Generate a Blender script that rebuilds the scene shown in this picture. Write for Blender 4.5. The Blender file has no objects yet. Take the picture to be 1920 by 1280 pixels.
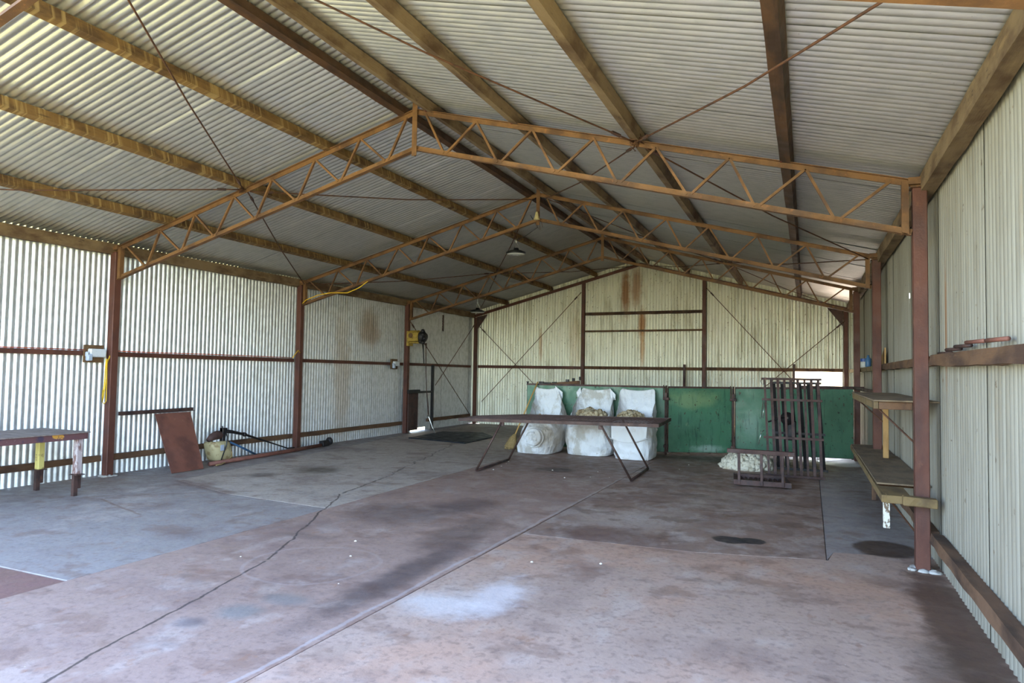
import bpy, math, random
from mathutils import Vector, Matrix, noise
random.seed(7)
S = bpy.context.scene
COL = S.collection
PI = math.pi

# ------------------------------------------------------------------ camera
cam_d = bpy.data.cameras.new('camera')
cam = bpy.data.objects.new('camera', cam_d); COL.objects.link(cam)
cam_d.sensor_width = 36.0; cam_d.lens = 1267.0 / 1920 * 36.0
cam_d.clip_start = 0.05; cam_d.clip_end = 500
yaw, pitch, roll = -0.412, 0.0431, 0.0169
fw = Vector((math.sin(yaw)*math.cos(pitch), math.cos(yaw)*math.cos(pitch), math.sin(pitch)))
r0 = Vector((math.cos(yaw), -math.sin(yaw), 0)); u0 = r0.cross(fw)
rt = r0*math.cos(roll) + u0*math.sin(roll); up = -r0*math.sin(roll) + u0*math.cos(roll)
M = Matrix((rt, up, -fw)).transposed().to_4x4(); M.translation = Vector((3.877, -6.1834, 1.4955))
cam.matrix_world = M
S.camera = cam

# ------------------------------------------------------------------ sky, sun, exposure
S.view_settings.view_transform = 'Standard'; S.view_settings.look = 'None'
S.view_settings.gamma = 1.0; S.view_settings.use_curve_mapping = False
S.view_settings.exposure = 2.95
W = bpy.data.worlds.new('world'); S.world = W; W.use_nodes = True
wn = W.node_tree; wn.nodes.clear()
sky = wn.nodes.new('ShaderNodeTexSky'); sky.sky_type = 'NISHITA'; sky.sun_disc = False
sky.sun_elevation = math.radians(48); sky.sun_rotation = math.radians(14)
sky.air_density = 1.0; sky.dust_density = 1.6; sky.ozone_density = 1.0
bg = wn.nodes.new('ShaderNodeBackground'); bg.inputs['Strength'].default_value = 0.30
wo = wn.nodes.new('ShaderNodeOutputWorld')
wn.links.new(sky.outputs[0], bg.inputs[0]); wn.links.new(bg.outputs[0], wo.inputs[0])
sun_d = bpy.data.lights.new('sun', 'SUN'); sun_d.energy = 4.6; sun_d.angle = math.radians(0.6); sun_d.color = (1.0, 0.95, 0.86)
sun = bpy.data.objects.new('sun', sun_d); COL.objects.link(sun)
SUN_DIR = Vector((0.12, 0.50, 0.80)).normalized()
sun.rotation_euler = SUN_DIR.to_track_quat('Z', 'Y').to_euler(); sun.location = (20, 20, 30)

def portal(loc, rot, sx, sy):
    d = bpy.data.lights.new('sky_portal', 'AREA'); d.shape = 'RECTANGLE'; d.size = sx; d.size_y = sy
    d.cycles.is_portal = True
    o = bpy.data.objects.new('sky_portal', d); COL.objects.link(o); o.location = loc; o.rotation_euler = rot
portal((0, -3.80, 2.15), (math.radians(90), 0, 0), 9.7, 4.5)
portal((4.2, 11.02, 0.81), (math.radians(-90), 0, 0), 1.3, 1.62)

# ------------------------------------------------------------------ materials
def srgb(r, g, b):
    f = lambda c: (c/12.92 if c <= 0.04045 else ((c+0.055)/1.055)**2.4)
    return (f(r/255), f(g/255), f(b/255), 1)

class NT:
    def __init__(s, name):
        s.m = bpy.data.materials.new(name); s.m.use_nodes = True
        s.t = s.m.node_tree; s.n = s.t.nodes; s.n.clear()
        s.out = s.n.new('ShaderNodeOutputMaterial'); s.b = s.n.new('ShaderNodeBsdfPrincipled')
        s.t.links.new(s.b.outputs[0], s.out.inputs[0])
        s.pos = s.n.new('ShaderNodeNewGeometry').outputs['Position']
    def L(s, a, b): s.t.links.new(a, b)
    def setin(s, sock, v):
        if hasattr(v, 'is_output') or isinstance(v, bpy.types.NodeSocket): s.L(v, sock)
        else: sock.default_value = v
    def math(s, op, a, b=0.0, clamp=False):
        n = s.n.new('ShaderNodeMath'); n.operation = op; n.use_clamp = clamp
        s.setin(n.inputs[0], a); s.setin(n.inputs[1], b); return n.outputs[0]
    def vmath(s, op, a, b):
        n = s.n.new('ShaderNodeVectorMath'); n.operation = op
        s.setin(n.inputs[0], a); s.setin(n.inputs[1], b)
        return n.outputs['Value'] if op in ('DOT_PRODUCT', 'LENGTH', 'DISTANCE') else n.outputs[0]
    def noise(s, scale, stretch=(1, 1, 1), detail=4, rough=0.55, dist=0.0, off=(0, 0, 0)):
        v = s.vmath('MULTIPLY', s.pos, tuple(scale*k for k in stretch))
        if any(off): v = s.vmath('ADD', v, off)
        n = s.n.new('ShaderNodeTexNoise'); n.inputs['Scale'].default_value = 1.0
        n.inputs['Detail'].default_value = detail; n.inputs['Roughness'].default_value = rough
        n.inputs['Distortion'].default_value = dist
        s.L(v, n.inputs['Vector']); return n.outputs['Fac']
    def remap(s, v, lo, hi, a=0.0, b=1.0, smooth=True):
        n = s.n.new('ShaderNodeMapRange'); n.interpolation_type = 'SMOOTHSTEP' if smooth else 'LINEAR'
        s.setin(n.inputs[0], v); n.inputs[1].default_value = lo; n.inputs[2].default_value = hi
        n.inputs[3].default_value = a; n.inputs[4].default_value = b; return n.outputs[0]
    def mix(s, fac, a, b):
        n = s.n.new('ShaderNodeMix'); n.data_type = 'RGBA'
        s.setin(n.inputs[0], fac); s.setin(n.inputs[6], a); s.setin(n.inputs[7], b); return n.outputs[2]

def mat(name, base, layers=(), rough=0.6, metal=0.0, bump=None, spec=0.5, rvar=0.12):
    """base colour plus layers of wear, dirt, rust, stains and painted light placed in world space.
    ('n', colour, scale, stretch, lo, hi, strength)   noise patches
    ('e', colour, centre, radii, strength, wobble)    one stain or patch of painted light
    ('s', colour, a, b, width, strength, wobble)      one line on the floor from a to b
    ('r', colour, centre, radii, width, strength)     one ring on the floor"""
    t = NT(name); c = base; k = 0
    for l in layers:
        k += 1; off = (k*7.31, k*3.17, k*5.7)
        if l[0] == 'n':
            _, colr, sc, st, lo, hi, stg = l
            m = t.remap(t.noise(sc, st, 5, 0.6, 0.0, off), lo, hi, 0, stg)
        elif l[0] == 'e':
            _, colr, ce, ra, stg, wob = l[:6]; lo_, hi_ = (l[6] if len(l) > 6 else (.35, 1.3))
            d = t.vmath('LENGTH', t.vmath('MULTIPLY', t.vmath('SUBTRACT', t.pos, ce), tuple(1/q for q in ra)), (0, 0, 0))
            nz = t.noise(3.0/max(min(ra), 0.08)*0.35, (1, 1, 1), 7, 0.68, 0.3, off)
            d = t.math('ADD', d, t.math('MULTIPLY', t.math('SUBTRACT', nz, 0.5), wob))
            m = t.remap(d, lo_, hi_, stg, 0)
        elif l[0] == 's':
            _, colr, a, b, wd, stg, wob = l
            a = Vector(a); b = Vector(b); dr = (b-a); Ln = dr.length; dr.normalize(); nr = Vector((-dr.y, dr.x, 0))
            p = t.vmath('SUBTRACT', t.pos, tuple(a))
            uu = t.vmath('DOT_PRODUCT', p, tuple(dr)); vv = t.vmath('DOT_PRODUCT', p, tuple(nr))
            nz = t.noise(2.2, (1, 1, 1), 5, 0.65, 0.0, off)
            vv = t.math('ABSOLUTE', t.math('ADD', vv, t.math('MULTIPLY', t.math('SUBTRACT', nz, 0.5), wob)))
            m = t.remap(vv, wd*0.4, wd, stg, 0)
            uc = t.math('ABSOLUTE', t.math('SUBTRACT', uu, Ln/2))
            m = t.math('MULTIPLY', m, t.remap(uc, Ln/2-0.03, Ln/2, 1, 0))
        elif l[0] == 'r':
            _, colr, ce, ra, wd, stg = l
            d = t.vmath('LENGTH', t.vmath('MULTIPLY', t.vmath('SUBTRACT', t.pos, ce), tuple(1/q for q in ra)), (0, 0, 0))
            nz = t.noise(1.3, (1, 1, 1), 3, 0.5, 0.0, off)
            d = t.math('ABSOLUTE', t.math('SUBTRACT', t.math('ADD', d, t.math('MULTIPLY', t.math('SUBTRACT', nz, 0.5), 0.3)), 1.0))
            m = t.remap(d, wd*0.4, wd, stg, 0)
        c = t.mix(m, c, colr)
    t.setin(t.b.inputs['Base Color'], c)
    t.b.inputs['Metallic'].default_value = metal
    t.b.inputs['Specular IOR Level'].default_value = spec
    t.setin(t.b.inputs['Roughness'], t.remap(t.noise(6, (1, 1, 1), 3), 0.3, 0.7, max(rough-rvar, 0.03), min(rough+rvar, 1)))
    if bump:
        stg, sc, st = bump[:3]
        n = t.n.new('ShaderNodeBump'); n.inputs['Strength'].default_value = stg; n.inputs['Distance'].default_value = bump[3] if len(bump) > 3 else 0.01
        t.L(t.noise(sc, st, 6, 0.65), n.inputs['Height']); t.L(n.outputs[0], t.b.inputs['Normal'])
    return t.m

DIRT = srgb(70, 58, 46); RUST = srgb(142, 84, 42); RUSTD = srgb(92, 52, 34)
MT = {}
MT['zinc_left'] = mat('zinc_left', srgb(226, 227, 229), [
    ('n', srgb(196, 198, 198), 14, (1, 1, .6), .42, .62, .7),
    ('n', srgb(90, 86, 80), 75, (1, 1, .7), .66, .72, .55),
    ('e', srgb(150, 112, 62), (-4.8, 6.0, 2.35), (.5, .45, .45), .6, 1.3),
    ('e', srgb(168, 136, 92), (-4.8, 5.1, 1.3), (.5, .32, 1.5), .38, 1.4),
    ('n', srgb(168, 152, 118), 1.1, (1, 2.5, .25), .60, .78, .35)], .38, .66, (0.12, 60, (1, 1, 1)), .5, .03)
MT['zinc_roof'] = mat('zinc_roof', srgb(204, 200, 194), [
    ('n', srgb(190, 188, 182), 10, (.5, 1, 1), .42, .66, .7),
    ('n', srgb(118, 106, 92), 50, (.6, 1, 1), .67, .73, .5),
    ('n', srgb(168, 118, 66), 2.2, (.25, 5, .25), .70, .76, .7)], .38, .8, (0.1, 50, (1, 1, 1)), .5, .03)
MT['zinc_end'] = mat('zinc_end', srgb(232, 230, 214), [
    ('n', srgb(172, 166, 140), 3.5, (2.5, 1, .3), .45, .7, .6),
    ('n', srgb(112, 92, 58), 26, (1, 1, .6), .62, .69, .65),
    ('e', srgb(150, 96, 44), (-.42, 10.9, 3.6), (.13, .3, .68), .85, .9),
    ('e', srgb(156, 104, 54), (-.14, 10.9, 3.72), (.15, .3, .6), .7, 1.1),
    ('e', srgb(160, 106, 50), (.02, 10.9, 2.75), (.11, .3, .42), .85, .9),
    ('e', srgb(178, 130, 72), (.03, 10.9, 2.15), (.07, .3, .5), .7, .9),
    ('e', srgb(172, 130, 80), (-2.75, 10.9, 2.2), (.06, .3, .5), .6, .9),
    ('e', srgb(172, 138, 90), (-1.75, 10.9, 2.3), (.2, .3, 1.0), .35, 1.2)], .40, .68, (0.12, 50, (1, 1, 1)), .5, .03)
MT['zinc_right'] = mat('zinc_right', srgb(164, 158, 145), [
    ('n', srgb(138, 130, 115), 3.0, (1, 3, .25), .42, .68, .7),
    ('n', srgb(116, 92, 66), 34, (1, 1, .5), .66, .73, .65),
    ('n', srgb(92, 74, 56), 13, (1, 1.4, .7), .665, .71, .7),
    ('e', srgb(140, 92, 48), (4.83, -.2, 1.9), (.2, .05, .5), .7, .9),
    ('n', srgb(150, 118, 74), 1.6, (1, 3.0, .3), .64, .74, .4)], .55, .40, (0.15, 50, (1, 1, 1)), .5, .03)
MT['red_oxide'] = mat('red_oxide_steel', srgb(100, 60, 47), [
    ('n', srgb(76, 48, 42), 6, (1, 1, .4), .40, .68, .8), ('n', srgb(122, 80, 60), 22, (1, 1, .5), .62, .74, .5)], .6, .1, (0.25, 60, (1, 1, 1)))
MT['rust_truss'] = mat('rusty_truss_steel', srgb(122, 86, 52), [
    ('n', srgb(82, 56, 38), 3, (1, 1, 1), .42, .62, .85), ('n', srgb(150, 98, 58), 20, (1, 1, 1), .58, .70, .6), ('n', srgb(70, 46, 36), 40, (1, 1, 1), .62, .70, .5)], .7, .1, (0.3, 70, (1, 1, 1)))
MT['cleat'] = mat('cleat_red', srgb(112, 50, 42), [('n', srgb(84, 44, 36), 20, (1, 1, 1), .45, .65, .7)], .7)
MT['purlin_left'] = mat('purlin_timber_dripped', srgb(118, 88, 48), [
    ('n', srgb(74, 50, 26), 3.2, (1, 1, 2), .42, .66, .9),
    ('n', srgb(172, 144, 94), 6.0, (.12, 3.6, .18), .50, .64, .6),
    ('n', srgb(48, 33, 20), 18, (1, .25, 2), .60, .72, .6)], .85, 0, (0.5, 26, (1, .15, 2)))
MT['purlin'] = mat('purlin_timber', srgb(126, 104, 76), [
    ('n', srgb(78, 54, 34), 4.0, (1, .5, 1), .42, .66, .9),
    ('n', srgb(150, 124, 88), 10, (1, .2, 1), .58, .72, .6),
    ('n', srgb(50, 34, 24), 22, (1, .3, 1), .63, .72, .7)], .88, 0, (0.6, 26, (2, .15, 2)))
MT['purlin_dark'] = mat('purlin_dark', srgb(84, 56, 34), [('n', srgb(52, 34, 24), 6, (1, .3, 1), .42, .62, .9), ('n', srgb(150, 110, 60), 22, (1, 1, 1), .70, .76, .6)], .75, 0, (0.4, 30, (2, .15, 2)))
MT['girt'] = mat('girt_timber', srgb(108, 78, 54), [('n', srgb(70, 48, 36), 5, (2, .3, 1), .42, .66, .9), ('n', srgb(150, 112, 80), 16, (2, .3, 2), .62, .74, .5)], .85, 0, (0.5, 24, (2, .2, 3)))
MT['bed_log'] = mat('dirty_beam', srgb(112, 82, 60), [('n', srgb(62, 43, 32), 4, (1, .4, 1), .42, .66, .9), ('n', srgb(142, 110, 78), 9, (1, .3, 1), .64, .76, .6)], .85, 0, (0.5, 24, (2, .2, 3)))
MT['ply'] = mat('dusty_plywood', srgb(128, 108, 84), [('n', srgb(96, 78, 60), 4, (2, .8, 1), .42, .66, .8), ('n', srgb(160, 140, 112), 18, (3, .4, 1), .62, .74, .5)], .85, 0, (0.2, 40, (3, .4, 1)))
MT['frame_timber'] = mat('yellowed_timber', srgb(124, 102, 66), [('n', srgb(88, 70, 48), 6, (1, .4, 1), .45, .68, .8)], .8, 0, (0.3, 30, (1, .3, 2)))
MT['pine'] = mat('pine_timber', srgb(178, 138, 86), [('n', srgb(140, 102, 60), 10, (1, 1, .25), .45, .68, .7)], .75, 0, (0.2, 40, (2, 2, .3)))
MT['white_leg'] = mat('flaking_white_paint', srgb(212, 206, 194), [('n', srgb(104, 82, 60), 34, (1, 1, .6), .54, .60, .95)], .75)
MT['green'] = mat('green_gate_paint', srgb(74, 120, 92), [
    ('n', srgb(56, 96, 72), 3.0, (1, 1, .7), .42, .68, .7),
    ('n', srgb(150, 172, 128), 5.5, (1, 1, 1), .66, .80, .55),
    ('e', srgb(138, 160, 112), (1.95, 6.6, 1.02), (.5, .5, .17), .55, 1.5),
    ('e', srgb(160, 180, 170), (2.2, 6.75, .12), (.28, .6, .07), .6, 1.3),
    ('e', srgb(128, 158, 142), (2.95, 7.0, .6), (.16, .3, .3), .5, 1.5),
    ('n', srgb(70, 46, 34), 20, (1, 1, .6), .62, .68, .85),
    ('n', srgb(24, 36, 28), 11, (1, 1, .8), .65, .69, .8),
    ('n', srgb(104, 140, 116), 2.6, (1, 1, .5), .54, .70, .45),
    ('n', srgb(44, 74, 58), 9, (2, 2, .25), .54, .68, .6)], .42, .0, (0.12, 40, (1, 1, 1)), .5)
MT['rust_dark'] = mat('dark_rusty_iron', srgb(84, 60, 54), [('n', srgb(54, 42, 42), 8, (1, 1, 1), .42, .66, .8), ('n', srgb(126, 82, 58), 18, (1, 1, .5), .62, .74, .7)], .65, .2, (0.3, 70, (1, 1, 1)))
MT['rod'] = mat('rusty_rod', srgb(96, 62, 42), [('n', srgb(62, 42, 34), 14, (1, 1, 1), .45, .62, .8)], .7, .2)
MT['table_wire'] = mat('table_iron', srgb(82, 60, 52), [('n', srgb(60, 44, 40), 10, (1, 1, 1), .42, .64, .8), ('n', srgb(140, 100, 74), 22, (1, 1, 1), .62, .72, .6)], .6, .3)
MT['bag'] = mat('wool_pack_nylon', srgb(238, 239, 242), [
    ('n', srgb(188, 180, 166), 4.5, (1, 1, .8), .46, .64, .75),
    ('e', srgb(170, 152, 132), (-.35, 5.3, .3), (.32, .5, .36), .6, 1.5),
    ('e', srgb(176, 160, 140), (.3, 5.4, .55), (.42, .3, .16), .6, 1.5),
    ('n', srgb(150, 126, 100), 9, (1, 1, .8), .64, .76, .6),
    ('n', srgb(120, 104, 88), 28, (1, 1, 1), .68, .74, .5)], .55, 0, (0.9, 11, (1.5, 1.5, .7), .035))
MT['bag_clean'] = mat('wool_pack_nylon_clean', srgb(242, 243, 247), [('n', srgb(202, 192, 180), 4, (1, 1, 1), .52, .70, .7)], .55, 0, (0.7, 10, (1.5, 1.5, .6), .03))
MT['wool'] = mat('raw_wool', srgb(220, 212, 192), [
    ('n', srgb(178, 164, 136), 9, (1, 1, 1), .50, .70, .7), ('n', srgb(104, 90, 70), 18, (1, 1, 1), .62, .72, .75)], .95, 0, (1.0, 60, (1, 1, 1)))
MT['wool_dirty'] = mat('stained_wool', srgb(200, 182, 150), [
    ('n', srgb(138, 108, 68), 11, (1, 1, 1), .46, .62, .85), ('n', srgb(70, 56, 42), 22, (1, 1, 1), .62, .70, .8)], .95, 0, (1.0, 60, (1, 1, 1)))
MT['rubber'] = mat('black_rubber', srgb(34, 38, 46), [('n', srgb(58, 62, 68), 5, (1, 1, 1), .5, .75, .5)], .52, 0, None, .35)
MT['black'] = mat('greasy_black_metal', srgb(38, 36, 38), [('n', srgb(78, 64, 54), 16, (1, 1, 1), .55, .70, .6)], .5, .3)
MT['blackpaint'] = mat('black_plastic', srgb(30, 30, 32), [], .4)
MT['hoist'] = mat('yellow_machine_paint', srgb(176, 146, 62), [('n', srgb(112, 86, 42), 14, (1, 1, 1), .52, .68, .8)], .55)
MT['hopper'] = mat('faded_cream_paint', srgb(188, 174, 132), [('n', srgb(134, 108, 70), 12, (1, 1, 1), .50, .66, .8), ('n', srgb(72, 60, 46), 26, (1, 1, 1), .66, .72, .7)], .6)
MT['white_plastic'] = mat('white_plastic', srgb(218, 220, 224), [('n', srgb(176, 178, 180), 30, (1, 1, 1), .56, .7, .5)], .45)
MT['grey_plastic'] = mat('grey_plastic', srgb(176, 186, 204), [], .45)
MT['board'] = mat('backing_board', srgb(112, 84, 56), [('n', srgb(80, 58, 40), 14, (1, 1, 1), .45, .65, .7)], .85)
MT['yellow_cord'] = mat('yellow_cord', srgb(234, 190, 40), [], .5)
MT['orange_cord'] = mat('orange_cord', srgb(206, 84, 40), [], .5)
MT['steel_sheet'] = mat('red_primer_sheet', srgb(132, 84, 70), [('n', srgb(100, 64, 56), 3.5, (1, 1, 1), .42, .66, .8), ('n', srgb(168, 118, 92), 14, (1, 1, 1), .64, .76, .5), ('n', srgb(70, 46, 42), 40, (1, 1, 1), .66, .72, .6)], .6, .1, (0.15, 50, (1, 1, 1)))
MT['bench_top'] = mat('worn_bench_top', srgb(134, 120, 114), [('n', srgb(104, 90, 86), 5, (.6, 3, 1), .42, .66, .8), ('n', srgb(84, 66, 60), 14, (1, 3, 1), .62, .72, .6)], .7)
MT['bench_rim'] = mat('chipped_bench_rim', srgb(104, 70, 72), [('n', srgb(206, 150, 62), 5, (1, 1, 1), .64, .68, .9), ('n', srgb(60, 54, 76), 7, (1, 1, 1), .56, .66, .8), ('n', srgb(190, 160, 150), 40, (1, 1, 1), .66, .70, .7)], .6, .1)
MT['leg_yellow'] = mat('yellow_flaking_leg', srgb(222, 208, 128), [('n', srgb(150, 120, 76), 26, (1, 1, .6), .58, .66, .8)], .6)
MT['leg_white'] = mat('white_rusting_leg', srgb(178, 162, 160), [('n', srgb(120, 84, 74), 14, (1, 1, .5), .48, .60, .9), ('n', srgb(216, 210, 208), 34, (1, 1, .5), .58, .64, .7)], .6)
MT['concrete_blob'] = mat('lime_plaster', srgb(196, 192, 186), [('n', srgb(140, 130, 122), 24, (1, 1, 1), .48, .62, .8)], .9, 0, (0.6, 50, (1, 1, 1)))
MT['blue_tin'] = mat('blue_tin', srgb(40, 74, 150), [], .35)
MT['blue_pipe'] = mat('blue_poly_pipe', srgb(66, 104, 142), [], .5)
MT['straw'] = mat('broom_straw', srgb(160, 134, 88), [('n', srgb(112, 88, 54), 40, (3, 3, .3), .45, .6, .7)], .9)
MT['broom_handle'] = mat('broom_handle', srgb(204, 160, 92), [], .6)
MT['lamp_white'] = mat('lamp_lens', srgb(214, 214, 210), [], .35)
MT['steel_bright'] = mat('bright_steel', srgb(190, 190, 186), [], .3, .9)
MT['grass'] = mat('dry_grass', srgb(164, 156, 110), [('n', srgb(132, 130, 80), .8, (1, 1, 1), .42, .62, .8), ('n', srgb(186, 176, 104), 2.2, (1, 1, 1), .58, .72, .6)], .95)
MT['gravel'] = mat('pale_gravel', srgb(196, 186, 168), [('n', srgb(150, 138, 120), 5, (1, 1, 1), .42, .62, .7)], .95)
MT['litter'] = mat('wool_tufts', srgb(226, 220, 208), [], .95)

# floor: every slab shares the stains and one painted light spill (they lie where they lie), slabs differ in the tint of the pour
FLOOR_STAINS_AND_LIGHT = [
    ('n', srgb(124, 94, 80), 3.0, (.8, 1.1, 1), .54, .64, .45),
    ('n', srgb(198, 182, 172), 2.3, (1.2, .8, 1), .56, .66, .30),
    ('n', srgb(104, 84, 78), 24, (1, 1, 1), .50, .66, .35),
    ('n', srgb(70, 54, 48), 60, (1, 1, 1), .66, .72, .5),
    ('n', srgb(150, 110, 88), 7, (1.5, .8, 1), .62, .70, .45),
    ('n', srgb(112, 88, 84), 1.1, (1, 1, 1), .50, .74, .55),
    ('n', srgb(196, 188, 184), 1.7, (1, 1, 1), .56, .78, .40),
    ('n', srgb(84, 66, 60), 4.5, (1, 1, 1), .60, .76, .40),
    ('n', srgb(150, 104, 84), 2.6, (1, 1, 1), .62, .78, .40),
    ('e', srgb(44, 41, 42), (3.24, .29, 0), (.17, .14, 1), .9, .7, (.8, 1.06)),
    ('e', srgb(44, 41, 42), (3.41, .33, 0), (.13, .12, 1), .9, .7, (.8, 1.06)),
    ('e', srgb(76, 56, 44), (4.50, .60, 0), (.27, .34, 1), .9, .4, (.8, 1.06)),
    ('e', srgb(92, 78, 66), (-2.67, 1.79, 0), (.38, .36, 1), .85, .35),
    ('e', srgb(96, 80, 76), (-3.03, 1.06, 0), (.20, .22, 1), .8, .35),
    ('e', srgb(92, 74, 70), (.0, -.15, 0), (.62, .55, 1), .6, 1.2),
    ('e', srgb(86, 68, 66), (.42, .55, 0), (.34, .5, 1), .6, 1.2),
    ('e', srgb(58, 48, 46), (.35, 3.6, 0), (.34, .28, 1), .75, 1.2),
    ('e', srgb(84, 70, 68), (1.18, -1.9, 0), (.17, 1.2, 1), .75, 1.0),
    ('e', srgb(84, 70, 64), (.95, -.6, 0), (.25, .8, 1), .5, 1.0),
    ('e', srgb(222, 212, 212), (2.0, -2.05, 0), (.20, .42, 1), .6, 1.9),
    ('e', srgb(224, 216, 214), (1.72, -2.35, 0), (.25, .25, 1), .5, 1.4),
    ('e', srgb(112, 120, 120), (.70, -3.0, 0), (.16, .14, 1), .5, .8),
    ('e', srgb(112, 120, 120), (.80, -2.7, 0), (.20, .12, 1), .4, .9),
    ('e', srgb(84, 74, 80), (.58, -3.25, 0), (.10, .09, 1), .6, .6),
    ('e', srgb(88, 62, 48), (4.72, -1.2, 0), (.22, 1.5, 1), .85, 1.3, (.6, 1.15)),
    ('e', srgb(84, 66, 54), (4.55, -2.2, 0), (.22, .8, 1), .6, 1.2),
    ('e', srgb(72, 58, 50), (4.6, 3.3, 0), (.35, 2.6, 1), .3, .9),
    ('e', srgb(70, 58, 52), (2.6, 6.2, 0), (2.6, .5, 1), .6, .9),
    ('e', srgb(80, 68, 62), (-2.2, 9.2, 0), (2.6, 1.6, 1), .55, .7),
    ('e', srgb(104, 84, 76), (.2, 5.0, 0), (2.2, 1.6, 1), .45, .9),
    ('e', srgb(110, 90, 84), (-.2, -1.35, 0), (.32, .10, 1), .5, 1.0),
    ('e', srgb(226, 226, 232), (4.42, 6.72, 0), (.34, .42, 1), .9, .8, (.6, 1.1)),  # light spilling under the right gate, painted into the floor colour
    ('e', srgb(104, 74, 62), (2.2, .0, 0), (.55, .35, 1), .5, 1.3),
    ('s', srgb(70, 58, 54), (.62, -4.2, 0), (.05, -2.08, 0), .013, .85, .10),
    ('s', srgb(70, 58, 54), (.05, -2.08, 0), (-1.2, .45, 0), .014, .85, .14),
    ('s', srgb(70, 58, 54), (-1.2, .45, 0), (-1.45, 1.7, 0), .018, .8, .18),
    ('s', srgb(70, 58, 54), (-1.45, 1.7, 0), (-2.7, 6.1, 0), .02, .7, .35),
    ('s', srgb(120, 92, 78), (-3.29, -1.07, 0), (-2.2, -1.42, 0), .022, .7, .12),
    ('s', srgb(126, 98, 82), (-3.6, -1.1, 0), (-2.2, .1, 0), .026, .6, .16),
    ('s', srgb(110, 84, 76), (-3.62, .2, 0), (-2.3, -.17, 0), .12, .6, .2),
    ('s', srgb(200, 192, 192), (1.38, -3.9, 0), (1.47, 3.3, 0), .02, .3, .12),
    ('r', srgb(186, 170, 164), (.42, -1.98, 0), (.50, .50, 50), .04, .22),
    ('n', srgb(238, 234, 228), 30, (1, 1, 1), .74, .77, .7),
]
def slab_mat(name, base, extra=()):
    return mat(name, base, list(extra) + FLOOR_STAINS_AND_LIGHT, .62, 0, (0.22, 30, (1, 1, 1)), .45, .18)
MT['slab_mid'] = slab_mat('concrete_middle_bay', srgb(160, 133, 121))
MT['slab_grey'] = slab_mat('concrete_blue_grey', srgb(150, 140, 136))
MT['slab_pale'] = slab_mat('concrete_pale_worn', srgb(182, 168, 156))
MT['slab_red'] = slab_mat('concrete_reddish', srgb(126, 92, 84))
MT['slab_pink'] = slab_mat('concrete_pinkish', srgb(178, 151, 136), [('n', srgb(188, 146, 122), .8, (1, 1, 1), .48, .68, .6)])
MT['slab_brown'] = slab_mat('concrete_brown_stained', srgb(148, 122, 109), [('e', srgb(184, 166, 154), (2.25, .75, 0), (.75, .75, 1), .6, 2.2, (.3, 1.2)), ('e', srgb(176, 160, 150), (3.0, 2.2, 0), (.8, 1.0, 1), .4, 2.2, (.3, 1.2)), ('n', srgb(178, 160, 150), 2.1, (1.4, 1, 1), .50, .57, .55), ('n', srgb(104, 78, 64), 2.7, (1, 1.2, 1), .54, .62, .5)])
MT['slab_edge'] = slab_mat('concrete_edge_strip', srgb(160, 150, 146))

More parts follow.
